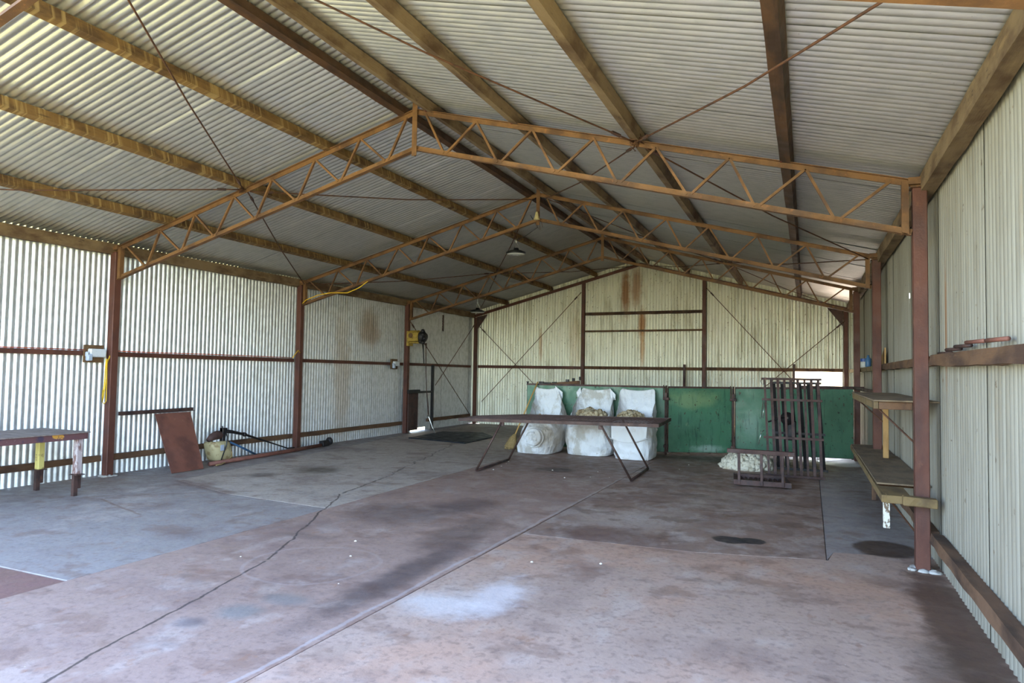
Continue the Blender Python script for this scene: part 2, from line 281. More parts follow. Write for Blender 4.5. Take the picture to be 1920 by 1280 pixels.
# ------------------------------------------------------------------ mesh helpers
class MB:
    def __init__(s): s.v = []; s.f = []
    def box(s, c, d, rz=0.0, R=None):
        c = Vector(c); h = Vector(d)/2; i = len(s.v)
        R = R or Matrix.Rotation(rz, 3, 'Z')
        for x in (-1, 1):
            for y in (-1, 1):
                for z in (-1, 1): s.v.append(c + R @ Vector((x*h.x, y*h.y, z*h.z)))
        for q in ((0, 1, 3, 2), (4, 6, 7, 5), (0, 4, 5, 1), (2, 3, 7, 6), (0, 2, 6, 4), (1, 5, 7, 3)): s.f.append([i+k for k in q])
        return s
    def ext(s, prof, p, q, upv=(0, 0, 1)):
        """a closed 2D profile (side, up) swept straight from p to q"""
        p = Vector(p); q = Vector(q); d = (q-p).normalized(); u = Vector(upv)
        if abs(d.dot(u)) > .99: u = Vector((0, 1, 0))
        a = d.cross(u).normalized(); b = a.cross(d).normalized(); i = len(s.v); n = len(prof)
        for o in (p, q):
            for (x, y) in prof: s.v.append(o + a*x + b*y)
        for k in range(n): s.f.append([i+k, i+(k+1) % n, i+n+(k+1) % n, i+n+k])
        s.f.append([i+k for k in range(n)][::-1]); s.f.append([i+n+k for k in range(n)])
        return s
    def bar(s, p, q, w, h, upv=(0, 0, 1)):
        return s.ext([(-w/2, -h/2), (w/2, -h/2), (w/2, h/2), (-w/2, h/2)], p, q, upv)
    def angle(s, p, q, a, t=.006, upv=(0, 0, 1), fx=1, fy=1):
        pr = [(0, 0), (fx*a, 0), (fx*a, fy*t), (fx*t, fy*t), (fx*t, fy*a), (0, fy*a)]
        return s.ext(pr if fx*fy > 0 else pr[::-1], p, q, upv)
    def tee(s, p, q, a, b, t=.007, flip=1, upv=(0, 0, 1)):
        pr = [(-a/2, 0), (-a/2, -t*flip), (-t, -t*flip), (-t, -b*flip), (t, -b*flip), (t, -t*flip), (a/2, -t*flip), (a/2, 0)]
        return s.ext(pr if flip < 0 else pr[::-1], p, q, upv)
    def tube(s, pts, r, n=6, cap=True):
        pts = [Vector(p) for p in pts]; m = len(pts); i = len(s.v); ref = None
        rr = r if isinstance(r, (list, tuple)) else [r]*m
        for k in range(m):
            d = (pts[min(k+1, m-1)] - pts[max(k-1, 0)]).normalized()
            if ref is None: ref = d.orthogonal().normalized()
            ref = (ref - d*ref.dot(d)); ref = ref.normalized() if ref.length > 1e-6 else d.orthogonal().normalized()
            b = d.cross(ref)
            for j in range(n):
                t = 2*PI*j/n; s.v.append(pts[k] + ref*math.cos(t)*rr[k] + b*math.sin(t)*rr[k])
        for k in range(m-1):
            for j in range(n): s.f.append([i+k*n+j, i+k*n+(j+1) % n, i+(k+1)*n+(j+1) % n, i+(k+1)*n+j])
        if cap:
            s.f.append([i+j for j in range(n)][::-1]); s.f.append([i+(m-1)*n+j for j in range(n)])
        return s
    def lathe(s, prof, c, ax=(0, 0, 1), n=20):
        """profile of (radius, height) turned about an axis through c"""
        ax = Vector(ax).normalized(); a = ax.orthogonal().normalized(); b = ax.cross(a); c = Vector(c); i = len(s.v)
        for (r, h) in prof:
            for j in range(n):
                t = 2*PI*j/n; s.v.append(c + ax*h + (a*math.cos(t) + b*math.sin(t))*max(r, 1e-4))
        for k in range(len(prof)-1):
            for j in range(n): s.f.append([i+k*n+j, i+k*n+(j+1) % n, i+(k+1)*n+(j+1) % n, i+(k+1)*n+j])
        s.f.append([i+j for j in range(n)][::-1]); s.f.append([i+(len(prof)-1)*n+j for j in range(n)])
        return s
    def prism(s, poly, z0, z1):
        i = len(s.v); n = len(poly)
        for z in (z0, z1):
            for p in poly: s.v.append(Vector((p[0], p[1], z)))
        for k in range(n): s.f.append([i+k, i+(k+1) % n, i+n+(k+1) % n, i+n+k])
        s.f.append([i+k for k in range(n)][::-1]); s.f.append([i+n+k for k in range(n)])
        return s
    def plate(s, quad, th, nrm):
        """a thick plate through four (or more) corner points"""
        i = len(s.v); n = len(quad); nn = Vector(nrm).normalized()*th
        for o in (Vector(), nn):
            for p in quad: s.v.append(Vector(p)+o)
        for k in range(n): s.f.append([i+k, i+(k+1) % n, i+n+(k+1) % n, i+n+k])
        s.f.append([i+k for k in range(n)][::-1]); s.f.append([i+n+k for k in range(n)])
        return s
    def mesh(s, name, m, smooth=False, org=None):
        me = bpy.data.meshes.new(name)
        o = org or Vector()
        me.from_pydata([tuple(v-o) for v in s.v], [], s.f); me.materials.append(m)
        if smooth:
            me.polygons.foreach_set('use_smooth', [True]*len(me.polygons))
        me.update(); return me

def link(name, me, parent=None, loc=None):
    o = bpy.data.objects.new(name, me); COL.objects.link(o)
    if loc is not None: o.location = loc
    if parent: o.parent = parent
    return o
def tag(o, label, cat, group=None, kind=None):
    o['label'] = label
    if cat: o['category'] = cat
    if group: o['group'] = group
    if kind: o['kind'] = kind
    return o
def wpos(o):
    v = Vector()
    while o: v += o.location; o = o.parent
    return v
def thing(name, label, cat, loc, group=None):
    o = bpy.data.objects.new(name, None); COL.objects.link(o); o.location = loc; o.empty_display_size = .1
    return tag(o, label, cat, group)
def part(name, mb, m, parent, label=None, smooth=False, bevel=0, kind=None):
    o = link(name, mb.mesh(name, MT[m], smooth, wpos(parent)), parent)
    if label: o['label'] = label
    if kind: o['kind'] = kind
    if bevel: bev(o, bevel)
    return o
def solo(name, mb, m, label, cat, group=None, smooth=False, bevel=0, kind=None, org=None):
    if org is None:
        xs = [v.x for v in mb.v]; ys = [v.y for v in mb.v]; zs = [v.z for v in mb.v]
        org = Vector(((min(xs)+max(xs))/2, (min(ys)+max(ys))/2, min(zs)))
    o = link(name, mb.mesh(name, MT[m], smooth, Vector(org)), None, org)
    tag(o, label, cat, group, kind)
    if bevel: bev(o, bevel)
    return o
def bev(o, w, seg=1):
    b = o.modifiers.new('bevel', 'BEVEL'); b.width = w; b.segments = seg; b.limit_method = 'ANGLE'
def struct(name):
    o = bpy.data.objects.new(name, None); COL.objects.link(o); o['kind'] = 'structure'; return o
def V(*a): return Vector(a)

# ------------------------------------------------------------------ dimensions
BAY = 3.6576
YF = [-BAY, 0.0, BAY, 2*BAY]      # truss frames
Y0, YE = -3.78, 10.93             # open front, end wall
XL, XR = -4.835, 4.845            # sheet planes
SL = 0.2645
def chord_top(x): return 4.305 - SL*abs(x)
def roof_z(x): return 4.421 - SL*abs(x)

# ------------------------------------------------------------------ corrugated sheets
PITCH = 0.0762; AMP = 0.0120; NSEG = 10
def sheet_mesh(name, n, length, m, topf=None, hole=None, rows=1, lap=1.06, flip=1):
    """n corrugations wide along local x, 'length' along local y, waves along local z"""
    vs = []; fs = []; cols = n*NSEG + 1
    for r in range(rows+1):
        for k in range(cols):
            x = k*PITCH/NSEG; y = length*r/rows
            if topf and r == rows: y = topf(x)
            vs.append((x, y, flip*AMP*(2*(.5+.5*math.cos(2*PI*k/NSEG))**.55-1) * (lap if k > cols-NSEG else 1)))
    for r in range(rows):
        for k in range(cols-1):
            if hole and hole(k, r): continue
            a = r*cols+k; fs.append((a, a+1, a+cols+1, a+cols))
    me = bpy.data.meshes.new(name); me.from_pydata(vs, [], fs); me.materials.append(MT[m])
    me.polygons.foreach_set('use_smooth', [True]*len(me.polygons)); me.update(); return me
def place(o, origin, ux, uy):
    ux = Vector(ux).normalized(); uy = Vector(uy).normalized(); uz = ux.cross(uy)
    Mx = Matrix((ux, uy, uz)).transposed().to_4x4(); Mx.translation = Vector(origin); o.matrix_local = Mx

wl = struct('wall_left'); wr = struct('wall_right'); we = struct('wall_back'); ce = struct('ceiling'); fl = struct('floor')
COVER = 10*PITCH; NS = 20
eave_h = roof_z(4.84) + .004
me_l = sheet_mesh('corrugated_sheet', 11, eave_h+.03, 'zinc_left')
me_lg = sheet_mesh('corrugated_sheet', 11, eave_h-.07, 'zinc_left')
me_r = sheet_mesh('corrugated_sheet', 11, eave_h+.03, 'zinc_right', flip=-1)
for i in range(NS):
    y = Y0 + i*COVER; n = 10
    if y + COVER > YE: break
    gap = 7.1 < y+.2 < 7.9 and not any(c.get('gap') for c in wl.children)
    o = link('corrugated_sheet', me_lg if gap else me_l, wl)
    place(o, (XL + (.003 if i % 2 else -.001), y, .07 if gap else -.03), (0, 1, 0), (0, 0, 1))
    if gap: o['gap'] = 1
    yy = y
    if y <= 1.714 < y+COVER:                       # the sheet with a torn hole
        hk = int((1.714-y)/PITCH*NSEG); rows = 60; hr = int(2.295/eave_h*rows)
        mh = sheet_mesh('corrugated_sheet', 11, eave_h+.03, 'zinc_right', None, lambda k, r: (r == hr and hk-2 <= k <= hk+2) or (r == hr+1 and hk-3 <= k <= hk), rows, flip=-1)
        o = link('corrugated_sheet', mh, wr)
    else:
        o = link('corrugated_sheet', me_r, wr)
    place(o, (XR - (.003 if i % 2 else -.001), y, -.03), (0, 1, 0), (0, 0, 1))
lastw = YE - (Y0 + 19*COVER)
if lastw > .02:
    nl = max(1, round(lastw/PITCH))
    for (w, xx, m) in ((wl, XL, 'zinc_left'), (wr, XR, 'zinc_right')):
        o = link('corrugated_sheet', sheet_mesh('corrugated_sheet', nl, eave_h, m, flip=-1 if xx > 0 else 1), w); place(o, (xx, YE-nl*PITCH, 0), (0, 1, 0), (0, 0, 1))
# end wall: twelve and a bit sheets, their tops cut to the roof line; doorway opening at the right
x = XL; k = 0
OPX0, OPX1, OPZ = 3.60, 4.60, 1.62
while x < XR-.02:
    n = min(10, max(1, round((XR-x)/PITCH)))
    def addsheet(xa, n, z0):
        tf = lambda u, xa=xa, z0=z0: roof_z(xa+u) + .004 - z0
        o = link('corrugated_sheet', sheet_mesh('corrugated_sheet', n, 1, 'zinc_end', tf), we)
        place(o, (xa, YE + (.003 if k % 2 else 0), z0), (1, 0, 0), (0, 0, 1))
    xe = x + n*PITCH
    if xe <= OPX0+.03 or x >= OPX1-.03: addsheet(x, n + (1 if xe < OPX0-.2 else 0), 0)
    else:
        if x < OPX0-.04:
            m_ = round((OPX0-x)/PITCH); addsheet(x, m_, 0); addsheet(x+m_*PITCH, n-m_, OPZ)
        elif xe > OPX1+.04:
            m_ = round((OPX1-x)/PITCH); addsheet(x, m_, OPZ); addsheet(x+m_*PITCH, n-m_, 0)
        else: addsheet(x, n, OPZ)
    x = xe; k += 1
# roof sheets, both slopes
slope_len = math.hypot(4.93, 4.93*SL)
me_c = sheet_mesh('roof_sheet', 11, slope_len, 'zinc_roof', lap=1.25, flip=-1)
me_c2 = sheet_mesh('roof_sheet', 11, slope_len, 'zinc_roof', lap=1.0)
for i in range(NS):
    y = Y0 - .03 + i*COVER; lift = .0025 if i % 2 else 0
    nn = 10 if i < NS-1 else max(1, round((YE+.06-y)/PITCH))
    for sgn in (-1, 1):
        mm = (me_c if sgn < 0 else me_c2) if nn == 10 else sheet_mesh('roof_sheet', nn, slope_len, 'zinc_roof', flip=sgn)
        o = link('roof_sheet', mm, ce)
        place(o, (0, y, roof_z(0)+lift), (0, 1, 0), (sgn*1.0, 0, -SL))
rc = MB()
for sgn in (-1, 1): rc.plate([(0, Y0, roof_z(0)+.03), (sgn*.2, Y0, roof_z(.2)+.03), (sgn*.2, YE+.1, roof_z(.2)+.03), (0, YE+.1, roof_z(0)+.03)], .004, (0, 0, 1))
part('ridge_cap', rc, 'zinc_roof', ce)

# ------------------------------------------------------------------ floor slabs and the ground outside
def slab(name, poly, m, top=0.0):
    part(name, MB().prism(poly, -.16, top), m, fl, bevel=.003)
g = .0022
YB = YE + .05; YFNT = -4.6
slab('slab', [(-.8+g, YFNT), (1.42-g, YFNT), (1.49-g, 3.3), (1.5-g, YB), (-.86+g, YB), (-.8+g, -.32)], 'slab_mid')
slab('slab', [(-4.95, -3.07+g), (-.8-g, -3.07+g), (-.8-g, -.31), (-2.34, -.19), (-3.62, .21), (-4.95, .30)], 'slab_grey')
slab('slab', [(-3.62, .21+g*2), (-2.34, -.19+g*2), (-.8-g, -.31+g*2), (-.86-g, YB), (-4.55, YB), (-4.50, 7.0)], 'slab_pale')
slab('slab', [(-4.95, .30+g*2), (-3.62-g, .21+g*2), (-4.50-g, 7.0), (-4.55-g, YB), (-4.95, YB)], 'slab_grey', -.004)
slab('slab', [(-4.95, YFNT), (-.8-g, YFNT), (-.8-g, -3.07-g), (-4.95, -3.07-g)], 'slab_red', -.006)
slab('slab', [(1.42+g, YFNT), (4.95, YFNT), (4.95, .42), (4.08, .25), (4.03, -.05), (3.0, -.30), (1.47+g, -.37)], 'slab_pink')
slab('slab', [(1.47+g, -.37+g*2), (3.0, -.30+g*2), (4.02-g, -.05+g*2), (4.06-g, YB), (1.5+g, YB), (1.49+g, 3.3)], 'slab_brown', 0)
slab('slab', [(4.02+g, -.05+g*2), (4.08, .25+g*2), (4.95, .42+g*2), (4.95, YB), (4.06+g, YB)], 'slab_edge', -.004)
gr = MB(); 
gr.v = [V(-90, -90, -.2), V(90, -90, -.2), V(90, 90, -.2), V(-90, 90, -.2)]; gr.f = [[0, 1, 2, 3]]
o = link('ground', gr.mesh('ground', MT['grass'])); o['kind'] = 'structure'
pad = MB().prism([(2.6, YB+.01), (6.4, YB+.01), (7.0, 17.0), (2.0, 17.0)], -.19, -.05)
o = link('trim_1', pad.mesh('trim_1', MT['gravel'])); o['kind'] = 'structure'

# ------------------------------------------------------------------ columns
FN = ['front', 'second', 'third', 'fourth']
def column(x, y, label, group, h=None, w=.10, blob=True):
    h = h or chord_top(4.7)-.06
    t = thing('steel_column', label, 'column', (x, y, 0), group)
    b = MB().box((x, y, h/2), (w, w, h))
    part('shaft', b, 'red_oxide', t, bevel=.006)
    part('cap_plate', MB().box((x, y, h+.004), (w+.03, w+.03, .008)), 'rust_truss', t)
    if blob:
        bl = MB()
        for k in range(7):
            a = k*2*PI/7 + x; rr = .07 + .03*math.sin(k*2.3+y)
            bl.lathe([(.045+.02*math.sin(k*1.7), 0), (.035, .012), (.012, .02+.012*math.sin(k*3.1))], (x+math.cos(a)*rr, y+math.sin(a)*rr*.9, 0), n=7)
        part('plaster_footing', bl, 'concrete_blob', t, 'lumpy pale plaster around the column foot', smooth=True)
    return t
column(-4.69, -BAY, 'rusty red steel column at the open front on the left, out at the edge', 'steel columns')
column(4.70, -BAY, 'rusty red steel column at the open front on the right, beside the camera', 'steel columns')
column(-4.69, 0, 'reddish steel column on left wall between the worn bench and leaning sheet', 'steel columns')
column(-4.70, BAY, 'reddish steel column on left wall behind the cream engine housing', 'steel columns', blob=False)
column(-4.70, 2*BAY, 'reddish steel column on left wall carrying the yellow shearing motor', 'steel columns', blob=False)
column(4.70, 0, 'large red-brown steel column standing through the near end of the wall shelves', 'steel columns')
column(4.70, BAY, 'red-brown steel column at the far end of the wall shelves', 'steel columns', blob=False)
column(4.69, 2*BAY, 'dark red-brown steel column at the right end of the green gates', 'steel columns', blob=False)
column(-4.66, 10.80, 'slim dark red corner post between left wall and back wall', 'steel columns', h=2.96, w=.085, blob=False)
column(4.68, 10.80, 'slim red corner post beside the bright doorway in back wall', 'steel columns', h=2.96, w=.085, blob=False)
column(-1.52, 10.84, 'red gable post in back wall left of the rust stain', 'steel columns', h=roof_z(1.52)-.16, w=.08, blob=False)
column(1.57, 10.84, 'red gable post in back wall right of the rust stain', 'steel columns', h=roof_z(1.57)-.16, w=.08, blob=False)

# ------------------------------------------------------------------ roof trusses
TOPN = [.12, .73, 1.36, 2.0, 2.60, 3.25, 3.87, 4.50]; BOTN = [.37, 1.0, 1.62, 2.25, 2.90, 3.48, 4.11]
def bot_z(x): return 3.915 - SL*abs(x)
PX = [.17, 1.18, 2.42, 3.72]
TL = ['steel lattice truss across the open front, cut off by the top of the photo', 'nearest full rust-orange lattice truss, its peak high in the middle',
      'middle rust-orange lattice truss with a light hung behind its left half', 'farthest rusty lattice truss, just in front of the gable wall']
for f, y in enumerate(YF):
    t = thing('roof_truss', TL[f], 'truss', (0, y, 3.0), 'roof trusses')
    for s in (-1, 1):
        part('top_chord', MB().tee((0, y, chord_top(0)), (s*4.80, y, chord_top(4.80)), .075, .052, .006), 'rust_truss', t)
        part('bottom_chord', MB().tee((0, y, bot_z(0)-.06), (s*4.64, y, bot_z(4.64)-.06), .06, .052, .006, -1), 'rust_truss', t)
        for k in range(7):
            zb = bot_z(BOTN[k])-.03; zt = lambda q: chord_top(q)-.035
            part('web_bar', MB().bar((s*TOPN[k], y, zt(TOPN[k])), (s*(BOTN[k]-.02), y, zb), .026, .022), 'rust_truss', t)
            part('web_bar', MB().bar((s*(BOTN[k]+.02), y, zb), (s*TOPN[k+1], y, zt(TOPN[k+1])), .026, .022), 'rust_truss', t)
        part('end_post', MB().bar((s*4.60, y, bot_z(4.6)-.06), (s*4.60, y, chord_top(4.6)-.02), .05, .06), 'rust_truss', t)
        for px in PX:
            part('cleat', MB().box((s*px + .045*(-1 if s < 0 else -1), y, chord_top(px)+.05), (.012, .07, .10)), 'cleat', t)
        part('eave_stub', MB().box((s*4.72, y, chord_top(4.72)+.004), (.2, .085, .055)), 'rust_truss', t)
    kp = MB(); kp.angle((0, y-.035, 3.79), (0, y-.035, 4.385), .030, .005, (0, 1, 0)); kp.angle((0, y-.035, 3.79), (0, y-.035, 4.385), .030, .005, (0, 1, 0), -1, 1)
    part('king_post', kp, 'rust_truss', t)
# end wall rafters (a plain channel each side)
for s, nm in ((-1, 'left'), (1, 'right')):
    b = MB().tee((0, 10.80, roof_z(0)-.13), (s*4.72, 10.80, roof_z(4.72)-.13), .08, .07, .007)
    t = thing('gable_rafter', 'dark steel rafter along the %s slope of the gable wall' % nm, 'rafter', (s*2.36, 10.80, 3.4))
    part('flange', b, 'red_oxide', t)
    kb = MB().plate([(s*4.62, 10.77, 2.98), (s*4.62, 10.77, 2.62), (s*4.56, 10.77, 2.70), (s*4.30, 10.77, 3.05)], .03, (0, 1, 0))
    part('knee_plate', kb, 'rust_dark', t)

# ------------------------------------------------------------------ purlins
def rough_beam(p, q, w, h, upv=(0, 0, 1), seg=16, amp=.006, seed=0):
    """a rough-sawn length of timber, slightly uneven along its length"""
    mb = MB(); p = Vector(p); q = Vector(q); d = (q-p).normalized(); a = d.cross(Vector(upv)).normalized(); b = a.cross(d).normalized()
    for k in range(seg+1):
        o = p.lerp(q, k/seg)
        for j, (x, z) in enumerate(((-.5, -.5), (.5, -.5), (.5, .5), (-.5, .5))):
            nz = noise.noise_vector(Vector((k*.9+seed*7.3, j*3.1, seed*1.7)))*amp
            mb.v.append(o + a*(x*w+nz.x) + b*(z*h + (nz.y if z < 0 else 0)))
    for k in range(seg):
        for j in range(4): mb.f.append([k*4+j, k*4+(j+1) % 4, k*4+4+(j+1) % 4, k*4+4+j])
    mb.f.append([3, 2, 1, 0]); n = seg*4; mb.f.append([n, n+1, n+2, n+3])
    return mb
PL = {(-1, 0): 'dark smooth roof purlin running just left of the ridge', (-1, 1): 'timber roof purlin, first below the ridge purlin on left slope',
      (-1, 2): 'dark streaked timber purlin halfway down the left roof slope', (-1, 3): 'streaked timber purlin lowest on left slope, above the eave beam',
      (1, 0): 'rough timber roof purlin running just right of the ridge', (1, 1): 'rough timber purlin, first below the ridge purlin on right slope',
      (1, 2): 'pale rough timber purlin halfway down the right roof slope', (1, 3): 'dark brown purlin lowest on right slope, above the eave beam'}
for (s, k), lb in PL.items():
    px = PX[k]; d = .10
    zc = chord_top(px) + d/2
    w = .075 if k == 0 else (.075 if s < 0 else .085); zc -= .006
    m = 'purlin_dark' if (s, k) in ((-1, 0), (1, 3)) else ('purlin_left' if s < 0 else 'purlin')
    solo('purlin', rough_beam((s*px, Y0+.02, zc), (s*px, YE-.1, zc), w, d, (s*SL, 0, 1), 40, .005, s*3+k), m, lb, 'purlin', 'roof purlins')
for s, lb in ((-1, 'long timber eave beam along the top of left wall'), (1, 'heavy rough timber eave beam along the top of right wall')):
    xx = -4.745 if s < 0 else 4.76
    solo('eave_beam', rough_beam((xx, Y0+.02, 3.045), (xx, YE-.1, 3.045), .075 if s < 0 else .10, .145 if s < 0 else .15, (0, 0, 1), 44, .014, s*9), 'purlin', lb, 'beam')

# ------------------------------------------------------------------ wall girts
def girt(p, q, w, h, m, label, seed=1, amp=.008, cat='girt'):
    return solo('girt', rough_beam(p, q, w, h, (0, 0, 1), 18, amp, seed), m, label, cat, 'wall girts')
LG = [(Y0, -.06, 'in the near bay, behind the white power box'), (.06, BAY-.06, 'above the leaning sheet, left of the second column'),
      (BAY+.06, 2*BAY-.06, 'between the second column and yellow motor column'), (2*BAY+.06, 10.72, 'in the corner bay behind the hanging shearing tube')]
for k, (a, b, lb) in enumerate(LG):
    girt((-4.785, a, 1.635-.008*k), (-4.785, b, 1.63-.012*k), .06, .062, 'red_oxide', 'reddish middle rail on left wall ' + lb, k, .002)
LW = [(Y0, -.06, 'behind the worn bench legs'), (.06, BAY-.06, 'behind the leaning sheet and engine'), (BAY+.06, 2*BAY-.06, 'between second column and the motor column'), (8.42, 10.72, 'in the back left corner bay')]
for k, (a, b, lb) in enumerate(LW):
    girt((-4.775, a, .235), (-4.775, b, .235), .06, .078, 'girt', 'rough timber low rail on left wall ' + lb, 10+k, .012)
BG = [(-4.60, -1.57, 'left of the gable posts'), (-1.47, 1.52, 'between the two gable posts'), (1.62, 4.62, 'right of the gable posts, over the doorway')]
for k, (a, b, lb) in enumerate(BG):
    girt((a, 10.86, 1.598+.012*k), (b, 10.86, 1.602+.012*k), .05, .075, 'girt' if k else 'red_oxide', 'middle rail on back wall ' + lb, 20+k, .004)
girt((-1.47, 10.86, 3.015), (1.52, 10.86, 3.03), .05, .075, 'purlin_dark', 'higher dark cross rail between the gable posts, with cobwebs and straw', 24, .008)
girt((-1.47, 10.86, 2.56), (1.52, 10.86, 2.575), .04, .045, 'girt', 'thin cross rail between the gable posts, second from top', 25, .004)
girt((4.775, 7.45, 1.615), (4.775, 10.72, 1.615), .05, .07, 'frame_timber', 'right wall rail past the last column, by the doorway', 26)
girt((4.775, 3.75, 1.615), (4.775, 7.25, 1.615), .05, .07, 'frame_timber', 'right wall rail carrying the blue tin', 27)
girt((4.785, .06, 1.628), (4.785, 3.58, 1.622), .06, .075, 'girt', 'right wall rail above the wall shelves', 28, .012)
girt((4.78, Y0, 1.60), (4.785, -.05, 1.628), .07, .085, 'girt', 'right wall rail nearest the camera, with cut rods lying on it', 29, .014)
solo('beam', rough_beam((4.785, Y0, .275), (4.785, -.07, .262), .085, .075, (.12, 0, 1), 18, .010, 31), 'bed_log', 'thick dirty timber beam along right wall just above the floor', 'beam', 'low beams on the right wall')
solo('beam', rough_beam((4.785, .08, .25), (4.785, 3.58, .25), .085, .075, (0, 0, 1), 14, .012, 33), 'bed_log', 'dirty low timber beam under the wall shelves on right wall', 'beam', 'low beams on the right wall')
# cut rods lying on the near right rail
for k, (y, z) in enumerate(((-.42, 1.672), (-.72, 1.690), (-1.02, 1.700), (-1.36, 1.712), (-1.86, 1.70))):
    lbs = ['rusty cut rod on right rail, the one nearest the big column', 'rusty cut rod on right rail, second from the big column', 'rusty cut rod on right rail, third from the big column',
           'reddish cut pipe on right rail, fourth from the big column', 'reddish pipe on right rail, fifth from the big column, at the edge of the photo']
    solo('rod', MB().tube([(4.762, y+.03, z), (4.80, y-.24, z-.002)], .012, 8), 'rust_dark' if k < 3 else 'steel_sheet', lbs[k], 'rod', 'cut rods on the right wall rail', smooth=True)
# short posts in front of the back wall
solo('post', MB().box((1.105, 10.80, .86), (.05, .05, 1.72)), 'rust_dark', 'short dark iron post before back wall, left of the right gable post', 'post', 'short posts by the back wall', bevel=.004)
solo('post', MB().box((3.60, 10.80, .88), (.05, .05, 1.76)), 'rust_dark', 'short grey iron post at the left jamb of the bright doorway', 'post', 'short posts by the back wall', bevel=.004)

# ------------------------------------------------------------------ brace rods
def brace(p, q, label, r=.008, grp='brace rods', bow=.0):
    p = Vector(p); q = Vector(q); mid = (p+q)/2 - V(0, 0, bow)
    pts = [p, p.lerp(q, .03), p.lerp(mid, .6), mid, q.lerp(mid, .6), p.lerp(q, .97), q] if bow else [p, q]
    t = thing('brace_rod', label, 'rod', mid, grp)
    part('rod', MB().tube(pts, r, 6), 'rod', t, smooth=True)
    tb = MB(); a = p.lerp(q, .04); b = p.lerp(q, .04+.10/(q-p).length)
    tb.tube([a, b], r*2.1, 6); part('turnbuckle', tb, 'rust_dark', t)
def node(x, y): return (x, y, chord_top(x)+.06)
for f, y, nm in ((1, 0.0, 'nearest'), (3, 2*BAY, 'farthest')):
    for s, sn in ((-1, 'left'), (1, 'right')):
        for dy, dn in ((-BAY, 'front'), (BAY, 'back')):
            yy = y + dy
            if yy > 10.7: yy = 10.74
            brace((s*2.40, y+.055*(1 if dy > 0 else -1), chord_top(2.4)-.03), (s*.12, yy, chord_top(.1)-.07), 'thin roof brace rod, %s truss %s side, running up to the ridge at the %s' % (nm, sn, dn), .008, 'roof brace rods', .05)
            brace((s*2.44, y+.055*(1 if dy > 0 else -1), chord_top(2.4)-.03), (s*4.62, yy, chord_top(4.62)-.07), 'thin roof brace rod, %s truss %s side, running down to the eave at the %s' % (nm, sn, dn), .008, 'roof brace rods', .05)
brace((-4.61, 7.25, 2.63), (-4.62, 10.45, .27), 'thin wall brace falling from the motor column to the back corner', .009)
brace((-4.575, 10.62, 2.81), (-4.575, 8.45, 1.10), 'thin wall brace falling from the back corner to the short black post', .009)
brace((-4.52, 10.75, 2.71), (-2.30, 10.76, .61), 'back wall brace falling from the left corner behind the green gate', .009)
brace((-1.54, 10.70, 3.58), (-4.40, 10.72, .63), 'back wall brace rising from left corner floor to left gable post', .009)
brace((1.63, 10.75, 3.59), (4.2, 10.76, .66), 'back wall brace falling from right gable post behind the slatted rack', .009)
brace((4.66, 10.70, 2.74), (2.4, 10.72, .70), 'back wall brace falling from right corner above the doorway', .009)
# the tangles of tie wire at the two brace nodes of the nearest truss
for s, lb in ((-1, 'tangle of tie wire where roof rods meet, left half of nearest truss'), (1, 'tangle of tie wire where roof rods meet, right half of nearest truss')):
    mb = MB()
    for k in range(9):
        c = V(s*2.42, -.05, chord_top(2.4)-.03); pts = []
        for j in range(7): pts.append(c + noise.noise_vector(V(k*3.3, j*.55, s*5))*.11*V(1, .8, .45).length/1.4 * (1 if j else .4))
        mb.tube(pts, .0035, 5)
    solo('tie_wire', mb, 'rod', lb, 'wire', 'tie wire tangles', smooth=True)

# ------------------------------------------------------------------ worn steel bench at the left edge
t = thing('work_bench', 'low worn steel bench with chipped rim at the left edge of the photo', 'bench', (-4.04, -1.9, 0))
part('bench_top', MB().box((-4.04, -1.88, .715), (.86, 1.76, .012)), 'bench_top', t, bevel=.002)
rm = MB()
for p, q in (((-3.64, -1.04, .675), (-3.64, -2.74, .675)), ((-4.44, -1.04, .675), (-4.44, -2.74, .675)), ((-3.63, -1.03, .675), (-4.45, -1.03, .675)), ((-3.63, -2.73, .675), (-4.45, -2.73, .675))):
    rm.bar(p, q, .03, .068)
part('rim', rm, 'bench_rim', t, 'chipped rim showing rust, yellow and blue paint', bevel=.003)
for (x, y, m, lb) in ((-3.67, -1.10, 'leg_white', 'rusty white leg'), (-4.37, -1.08, 'leg_yellow', 'pale yellow leg'), (-3.67, -2.66, 'leg_white', None), (-4.37, -2.66, 'leg_yellow', None)):
    o = part('leg', MB().box((x, y, .45), (.072, .072, .40)), m, t, lb, bevel=.008)
    part('flange', MB().box((x, y, .246), (.13, .10, .008)), 'rust_dark', o)
    ft = MB(); ft.angle((x-.015, y-.02, 0), (x-.015, y-.02, .245), .045, .01, (0, 1, 0)); ft.angle((x-.03, y+.03, .08), (x-.03, y+.03, .245), .04, .008, (0, 1, 0))
    part('foot', ft, 'rust_dark', o)

# leaning sheet and the bar lying over it
b = MB().plate([(-4.13, .53, .004), (-4.13, 1.07, .004), (-4.665, 1.27, .79), (-4.665, .66, .79)], .006, (.82, 0, .57))
solo('metal_sheet', b, 'steel_sheet', 'red-brown steel sheet leaning on left wall beside the first column', 'sheet', bevel=.001)
b = MB().angle((-4.69, .12, .798), (-4.69, 1.34, .808), .05, .006)
b2 = solo('bar', b, 'rust_dark', 'rusty angle bar lying level across the top of the leaning sheet', 'bar')

